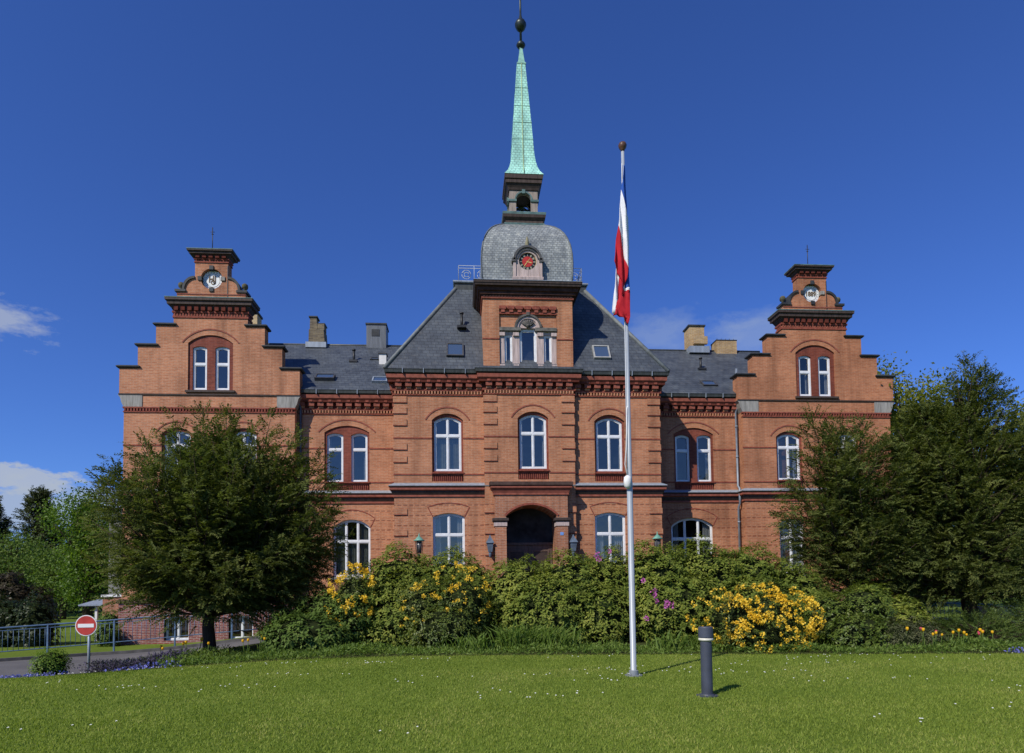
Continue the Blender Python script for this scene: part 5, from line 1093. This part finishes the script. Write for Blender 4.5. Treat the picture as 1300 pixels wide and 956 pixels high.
# left background
leafy_tree('leafy_tree', 'fresh green spring tree just left of the yew', (-29.5, 22, -0.75), 0.3, 7, blobcloud((-29.2, 22, 4.6), 2.8, 2.2, 4.4, 22, 1.25), 2600, 12, 0.19, LIMEL, 'broadleaved trees')
leafy_tree('leafy_tree', 'green tree low behind the driveway railing at far left', (-40, 30, -0.75), 0.25, 6, blobcloud((-40.5, 30, 3.2), 4.5, 2.4, 3.4, 16, 1.3), 1900, 12, 0.2, DARKSH, 'broadleaved trees')
leafy_tree('leafy_tree', 'dim green tree between the far conifers and the spring tree', (-33.5, 26, -0.75), 0.2, 5, blobcloud((-33.5, 26, 2.9), 2.4, 2, 3.0, 12, 1.1), 1500, 12, 0.19, DARKSH, 'broadleaved trees')
for (x, y, h, w, lab) in ((-42.8, 38, 11.6, 4.2, 'far conifer with a ragged top left of the spring tree'), (-47.3, 38, 11.3, 3.4, 'far conifer at the left edge of the picture'), (-40.2, 41, 10.6, 2.8, 'shorter far conifer beside the spring tree')):
    t_ = []
    for i in range(190):
        z = 1 + (h - 1) * random.random(); rr = w * max(0.05, 1 - z / h) ** 0.65 * random.uniform(0.6, 1.1); a = random.uniform(0, 6.283); t_.append((x + rr * math.cos(a), y + rr * math.sin(a), -0.75 + z - 0.15 * rr))
    t_.append((x, y, h - 0.75))
    spray_tree('conifer_tree', lab, 'tree', (x, y, -0.75), 0.2, 1.5, t_, FARCON, 0.04, 16, (0.5, 0.9), 7, 0.26, 0.10, 0.2, 'far conifers', 0.15, 0.9, h - 1)
shrub('leafy_shrub', 'reddish brown shrub at the far left beyond the railing', [(-29.6, 14, 0.8, 1.3, 1.0, 1.9), (-28.5, 14.5, 0.4, 1.2, 1.0, 1.5)], 1500, 6, 0.2, 0.09, REDSH)
shrub('clipped_hedge', 'dark hedge behind the driveway railing on the left', [(-28.4 + k * 1.3, 2.2 - k * 0.05, -0.1, 1.0, 0.8, 1.55) for k in range(7)], 4600, 6, 0.12, 0.06, leaf_mat('hedge_leaves', [(0.012, 0.024, 0.008), (0.025, 0.042, 0.012), (0.045, 0.06, 0.018)], 0.15, 0.2), 'hedge')
shrub('leafy_shrub', 'ivy green shrub against the corner of the annex', [(-17.2, 1.0, -0.3, 0.5, 0.5, 0.6), (-17.6, 2.0, 0.0, 0.5, 0.5, 0.7)], 700, 5, 0.08, 0.05, DARKSH)

# strap-leaved clumps along the bed edge
def strap_clump(name, label, x, y, n, h, w, spread, mat, group):
    k = n; a = rng.uniform(0, 2 * math.pi, k); ln = rng.uniform(0.12, 0.75, k); d = np.stack([np.cos(a) * ln, np.sin(a) * ln, np.ones(k)], 1); d = unit(d)
    P = np.stack([x + rng.normal(scale=spread, size=k), y + rng.normal(scale=spread * 0.5, size=k), np.full(k, g(x, y) - 0.01)], 1); L = h * rng.uniform(0.6, 1.15, k)
    S = unit(np.cross(d, rand_unit(k))); mid = P + d * (L * 0.6)[:, None]; out = np.stack([np.cos(a), np.sin(a), np.full(k, -0.35)], 1)
    tip = mid + (d * 0.25 + out * 0.35 * ln[:, None]) * L[:, None]; W = np.full((k, 1), w)
    V = np.concatenate([np.stack([P - S * W * .4, P + S * W * .4, mid + S * W * .5, mid - S * W * .5], 1), np.stack([mid - S * W * .5, mid + S * W * .5, tip + S * W * .06, tip - S * W * .06], 1)])
    r = empty(name, (x, y, g(x, y))); tag(r, label, 'plant', group); quads_obj('leaves', V, mat, r); return r
for i, (x, y, n, h, sp, lab) in enumerate([(-1.55, -11.15, 240, 0.80, 0.3, 'tall clump of strap leaves below the entrance rhododendron'), (-0.75, -11.25, 240, 0.75, 0.32, 'clump of strap leaves just left of the flagpole foot'), (-2.6, -11.2, 120, 0.55, 0.3, 'bluish strap leaf clump under the sparse azalea'), (1.9, -11.9, 110, 0.55, 0.25, 'strap leaf clump right of the flagpole'), (2.55, -12.0, 90, 0.5, 0.22, 'strap leaf clump behind the bollard head')]):
    strap_clump('strap_leaf_clump', lab, x, y, n, h, 0.03, sp, STRAP, 'strap leaf clumps along the bed')
# low ground cover along the bed edge (uncountable)
def cover(name, label, line, n, depth, h, mat, L=0.09, W=0.03):
    P0 = resample(line, 200); idx = rng.integers(0, 200, n); P = np.array(P0)[idx] + rng.normal(scale=0.1, size=(n, 2)) ; P[:, 1] += rng.uniform(0, depth, n) ** 1.0
    H = h * (0.55 + 0.45 * np.sin(P[:, 0] * 2.3 + 1) * np.sin(P[:, 0] * 0.9)) ; z = np.array([g(a, b) for a, b in P]) + rng.uniform(0, 1, n) * np.maximum(H, 0.05)
    Q = np.column_stack([P, z]); A = unit(rng.normal(size=(n, 3)) + np.array([0, -0.3, 0.7]))
    return tag(quads_obj(name, leaf_quads(Q, A, rand_unit(n), L * rng.uniform(.6, 1.3, n), W * rng.uniform(.7, 1.3, n), .15), mat), label, None, None, 'stuff')
cover('ground_cover', 'low leafy ground cover along the front of the bed', [(-9.2, -12.3), (-7.5, -12.0), (-4, -11.8), (-0.9, -12.22), (2, -12.66), (5, -13.26), (8.5, -13.8), (14, -14.2)], 22000, 1.4, 0.22, STRAP)
cover('ground_cover', 'dark ground cover under the yew by the driveway', [(-11.0, -11.0), (-9.5, -11.4), (-8, -11.2), (-6.4, -10.8)], 6500, 2.4, 0.3, DARKSH)
cover('ground_cover', 'lavender and grey leaved plants beneath the no entry sign', [(-10.9, -12.1), (-10.2, -12.0), (-9.2, -11.8)], 3600, 1.2, 0.34, PURPFL, 0.10, 0.018)
cover('blue_flowers', 'blue flowers edging the lawn corner by the driveway', [(-12.4, -13.0), (-11.7, -13.1), (-11.0, -12.85)], 260, 0.22, 0.10, BLUEFL, 0.05, 0.05)
cover('blue_flowers', 'second patch of blue flowers nearer the yew', [(-10.2, -12.45), (-9.4, -12.25), (-8.9, -12.15)], 130, 0.2, 0.14, BLUEFL, 0.05, 0.05)
cover('blue_flowers', 'pale blue flowers at the right end of the bed', [(8.55, -13.9), (9.0, -13.95)], 90, 0.12, 0.12, BLUEFL, 0.05, 0.05)

# tulips: one of each colour with parts, then copies
def make_tulip(name, mat, label, group):
    r = empty(name, (0, 0, 0)); tag(r, label, 'tulip', group)
    MB().tube([(0, 0, 0), (0.01, 0, 0.2), (0, 0, 0.38)], 0.008, 5).build('stem', STRAP, r)
    mb = MB(); mb.lathe(0, 0, [(0.0, 0.37), (0.018, 0.38), (0.029, 0.405), (0.027, 0.435), (0.016, 0.447), (0.0, 0.43)], 9); mb.build('bloom', mat, r)
    mb = MB()
    for a in (0, 2.2, 4.1): mb.add([(0, 0, 0.02), (0.05 * math.cos(a) - .015 * math.sin(a), 0.05 * math.sin(a) + .015 * math.cos(a), 0.15), (0.1 * math.cos(a), 0.1 * math.sin(a), 0.26), (0.05 * math.cos(a) + .015 * math.sin(a), 0.05 * math.sin(a) - .015 * math.cos(a), 0.15)], [(0, 1, 2, 3)])
    mb.build('leaf', STRAP, r); return r
def place(proto, pts, first=True):
    for i, (x, y, s) in enumerate(pts):
        if i == 0: o = proto
        else:
            o = proto.copy(); col.objects.link(o)
            for c in proto.children: d = c.copy(); col.objects.link(d); d.parent = o
        o.location = (x, y, g(x, y)); o.scale = (s, s, s); o.rotation_euler = (rng.uniform(-.12, .12), rng.uniform(-.12, .12), rng.uniform(0, 6))
ty = make_tulip('tulip', TULY, 'yellow tulip in the bed under the broad yew', 'yellow tulips under the yew')
place(ty, [(-9.55 + a, -9.9 + b, s) for a, b, s in ((-0.75, 0.1, 1.1), (-0.35, 0.3, 1.15), (-0.1, 0.0, 1.2), (0.05, 0.4, 1.3), (0.45, -0.1, 1.0), (-0.55, -0.2, 1.0), (1.55, -0.6, 1.0), (1.6, -0.9, 1.0), (1.85, -0.4, 1.1), (2.0, -0.7, 1.0), (1.7, -0.2, 1.2), (2.35, -0.5, 1.1))])
tl = make_tulip('tulip', TULR, 'pink red tulip in the bed before the junipers', 'pink tulips before the junipers'); R0 = [(1191.7, 807), (1208.4, 810.4), (1261, 813.4), (1258, 811)]
ty2 = make_tulip('tulip', TULY, 'yellow tulip in the bed before the junipers', 'yellow tulips before the junipers')
xr = lambda px: (px - 1167) * 0.0173 + 6.95
place(tl, [(xr(1191.7), -12.75, 1.1), (xr(1208.4), -12.8, 0.95), (xr(1261), -13.0, 0.9), (xr(1257), -13.05, 0.85), (xr(1264), -13.0, 0.95)])
place(ty2, [(xr(p), -12.8 - 0.12 * i % 0.4, s) for i, (p, s) in enumerate(((1167, 1.15), (1186, 1.1), (1197, 0.95), (1189, 0.9), (1211, 0.8), (1220, 0.95), (1229, 0.95), (1238.5, 1.0), (1242, 0.8), (1259.5, 0.95), (1268.5, 0.95), (1266.5, 0.75), (1261, 1.05)))])
# bicycle glimpsed at the right edge
bk = empty('bicycle', (15.0, -6.3, 0)); tag(bk, 'parked bicycle half hidden behind the juniper at the right edge', 'bicycle')
for sx, nm in ((-0.52, 'wheel'), (0.52, 'wheel')):
    c = (15.9 + sx, -6.3, 0.95); mb = MB(); mb.tube([(c[0] + 0.33 * math.cos(t), c[1], c[2] + 0.33 * math.sin(t)) for t in np.linspace(0, 6.283, 25)], 0.018, 5)
    for k in range(10): mb.tube([c, (c[0] + 0.33 * math.cos(k * .628), c[1], c[2] + 0.33 * math.sin(k * .628))], 0.004, 3)
    mb.build(nm, simple('tyre_grey', (0.12, 0.12, 0.13), 0.2, 6, 0.6), bk)
mb = MB()
for a, b in (((-0.52, 0.95), (-0.15, 1.0)), ((-0.15, 1.0), (-0.22, 1.5)), ((-0.2, 1.4), (0.36, 1.45)), ((-0.15, 1.0), (0.36, 1.45)), ((0.36, 1.55), (0.52, 0.95)), ((-0.52, 0.95), (-0.2, 1.4))): mb.tube([(15.9 + a[0], -6.3, a[1]), (15.9 + b[0], -6.3, b[1])], 0.018, 6)
mb.build('frame', simple('bike_silver', (0.5, 0.55, 0.58), 0.1, 5, 0.35, 0.5, 0.4), bk)
MB().tube([(15.9 + 0.30, -6.55, 1.65), (15.9 + 0.36, -6.4, 1.6), (15.9 + 0.36, -6.2, 1.6), (15.9 + 0.30, -6.05, 1.65)], 0.014, 6).build('handlebar', IRON, bk)
MB().rings([[(15.9 - 0.34 + 0.24 * t, -6.3 + sg * 0.08 * (1 - t), 1.5 + dz) for sg, dz in ((-1, 0), (1, 0), (1, .05), (-1, .05))] for t in (0, 0.6, 1.0)]).build('saddle', IRON, bk)
MB().box(14.6, 17.2, -6.6, -5.9, -0.1, 0.6).build('low_wall', STONE); tag(bpy.data.objects['low_wall'], 'low grey stone wall carrying the bicycle behind the junipers', 'wall')

# grass blades and daisies on the lawn
def blades(n, xr_, yr_, h):
    x = rng.uniform(xr_[0], xr_[1], n); y = rng.uniform(yr_[0], yr_[1], n); bx = np.array([p[0] for p in BED]); by = np.array([p[1] for p in BED])
    k = y < np.interp(x, bx, by) + 0.06
    k &= ~((x < -12.7) | ((x < -11.5) & (y > -13.25)))
    x, y = x[k], y[k]; n = len(x); z = np.array([g(a, b) for a, b in zip(x, y)]); P = np.column_stack([x, y, z])
    A = unit(np.column_stack([rng.normal(scale=.45, size=n), rng.normal(scale=.45, size=n), np.ones(n)])); S = unit(np.cross(A, rand_unit(n))); H = (h * rng.uniform(.5, 1.3, n))[:, None]; W = 0.006
    return np.stack([P - S * W, P + S * W, P + A * H + np.array([0, 0, 0.0])], 1)
V = np.concatenate([blades(190000, (-13.5, 11.5), (-18, -11.8), 0.035), blades(130000, (-11, 6.5), (-21.8, -18), 0.035)])
tag(quads_obj('lawn_grass', V, GRASSB, None, 3), 'short mown grass of the front lawn', None, None, 'stuff')
n = 560; cx = rng.uniform(-12, 10, 60); cy = rng.uniform(-20, -12.6, 60); idx = rng.integers(0, 60, n); x = cx[idx] + rng.normal(scale=.35, size=n); y = cy[idx] + rng.normal(scale=.16, size=n)
x[:230] = rng.uniform(-12.3, -8.8, 230); y[:230] = -13.35 + (x[:230] + 12.3) * 0.3 + rng.normal(scale=.12, size=230)
k = (y < np.interp(x, [p[0] for p in BED], [p[1] for p in BED]) - 0.03) & (y > -21); x, y = x[k], y[k]; n = len(x)
P = np.column_stack([x, y, [g(a, b) + 0.045 for a, b in zip(x, y)]]); V = []
for t in (0, 1.57): V.append(leaf_quads(P - np.array([math.cos(t), math.sin(t), 0]) * 0.014, np.tile([[math.cos(t), math.sin(t), 0.12]], (n, 1)), np.tile([[0, -.4, 1.0]], (n, 1)), np.full(n, .028), np.full(n, .026)))
tag(quads_obj('daisies', np.concatenate(V), WHITEFL), 'tiny white daisies scattered over the lawn', None, None, 'stuff')

# ------------------------------------------------------------------ sky, sun, camera
AZ, EL = 44.2, 42.0   # light travels toward (+sin AZ, +cos AZ)
sd = Vector((-math.sin(R(AZ)) * math.cos(R(EL)), -math.cos(R(AZ)) * math.cos(R(EL)), math.sin(R(EL))))
w = bpy.data.worlds.new('World'); sc.world = w; w.use_nodes = True; nt = w.node_tree; nt.nodes.clear()
sky = nd(nt, 'ShaderNodeTexSky'); sky.sky_type = 'NISHITA'; sky.sun_disc = False; sky.sun_elevation = R(EL); sky.sun_rotation = math.atan2(sd.x, sd.y); sky.air_density = 1.0; sky.dust_density = 0.1; sky.ozone_density = 4.0; sky.altitude = 0
tc = nd(nt, 'ShaderNodeTexCoord'); hs = nd(nt, 'ShaderNodeHueSaturation'); hs.inputs['Saturation'].default_value = 1.0; lk(nt, sky.outputs[0], hs.inputs['Color'])
cur = mix_rgb(nt, 1.0, hs.outputs[0], (0.60, 0.92, 1.74), 'MULTIPLY'); D = tc.outputs['Generated']
def cloud(c, rad, scale, lo, hi, amt, colr):
    global cur
    sub = nd(nt, 'ShaderNodeVectorMath', operation='SUBTRACT'); lk(nt, D, sub.inputs[0]); sub.inputs[1].default_value = c
    div = nd(nt, 'ShaderNodeVectorMath', operation='DIVIDE'); lk(nt, sub.outputs[0], div.inputs[0]); div.inputs[1].default_value = rad
    ln = nd(nt, 'ShaderNodeVectorMath', operation='LENGTH'); lk(nt, div.outputs[0], ln.inputs[0])
    mp = nd(nt, 'ShaderNodeMapping'); mp.inputs['Scale'].default_value = (scale, scale, scale * 2.2); lk(nt, D, mp.inputs[0])
    nz = noise(nt, mp.outputs[0], 1.0, 7, 0.6)
    v = math_n(nt, 'SUBTRACT', math_n(nt, 'ADD', nz, 0.35), math_n(nt, 'MULTIPLY', ln.outputs[1 if 'Value' == ln.outputs[1].name else 0], 0.35))
    r = ramp(nt, [(lo, 0.0), (hi, 1.0)]); lk(nt, v, r.inputs[0])
    cur = mix_rgb(nt, math_n(nt, 'MULTIPLY', r.outputs[0], amt), cur, colr)
cloud((-0.535, 0.79, 0.316), (0.042, 0.3, 0.024), 26, 0.46, 0.72, 0.6, (6.2, 6.8, 7.8))
cloud((-0.55, 0.834, 0.134), (0.075, 0.3, 0.018), 34, 0.46, 0.60, 0.8, (6.0, 6.6, 7.6))
cloud((-0.49, 0.866, 0.10), (0.20, 0.4, 0.034), 26, 0.45, 0.66, 0.7, (5.6, 6.4, 7.6))
#cloud((-0.437, 0.808, 0.39), (0.012, 0.2, 0.03), 24, 0.52, 0.80, 0.15, (5.0, 6.0, 7.6))
cloud((0.285, 0.893, 0.345), (0.10, 0.3, 0.035), 14, 0.46, 0.80, 0.34, (5.0, 6.0, 7.6))
cloud((0.41, 0.851, 0.335), (0.06, 0.3, 0.03), 14, 0.42, 0.75, 0.35, (5.0, 6.0, 7.6))
bg = nd(nt, 'ShaderNodeBackground'); bg.inputs['Strength'].default_value = 0.075; lk(nt, cur, bg.inputs[0])
wo = nd(nt, 'ShaderNodeOutputWorld'); lk(nt, bg.outputs[0], wo.inputs[0])
sl = bpy.data.lights.new('sun', 'SUN'); sl.energy = 4.7; sl.angle = R(0.5); sl.color = (1.0, 0.94, 0.84); so = bpy.data.objects.new('sun', sl); col.objects.link(so)
so.rotation_euler = (-sd).to_track_quat('-Z', 'Y').to_euler(); so.location = sd * 60
F = 820.0 / 1300.0
cam = bpy.data.cameras.new('camera'); co = bpy.data.objects.new('camera', cam); col.objects.link(co); sc.camera = co
cam.sensor_fit = 'HORIZONTAL'; cam.sensor_width = 36; cam.lens = 36 * F; cam.shift_y = 0.1739985; cam.clip_end = 3000
yaw = math.atan(65 / 820)
co.matrix_world = Matrix.Translation((-2.88, -26.5, 1.6)) @ Matrix.Rotation(-yaw, 4, 'Z') @ Matrix.Rotation(R(90 + 2.5), 4, 'X') @ Matrix.Rotation(R(-0.75), 4, 'Z')
sc.view_settings.view_transform = 'Standard'; sc.view_settings.look = 'None'; sc.view_settings.exposure = 0
sc.cycles.adaptive_threshold = 0.02; sc.cycles.max_bounces = 4; sc.cycles.diffuse_bounces = 2; sc.cycles.glossy_bounces = 2; sc.cycles.transmission_bounces = 2; sc.cycles.transparent_max_bounces = 6
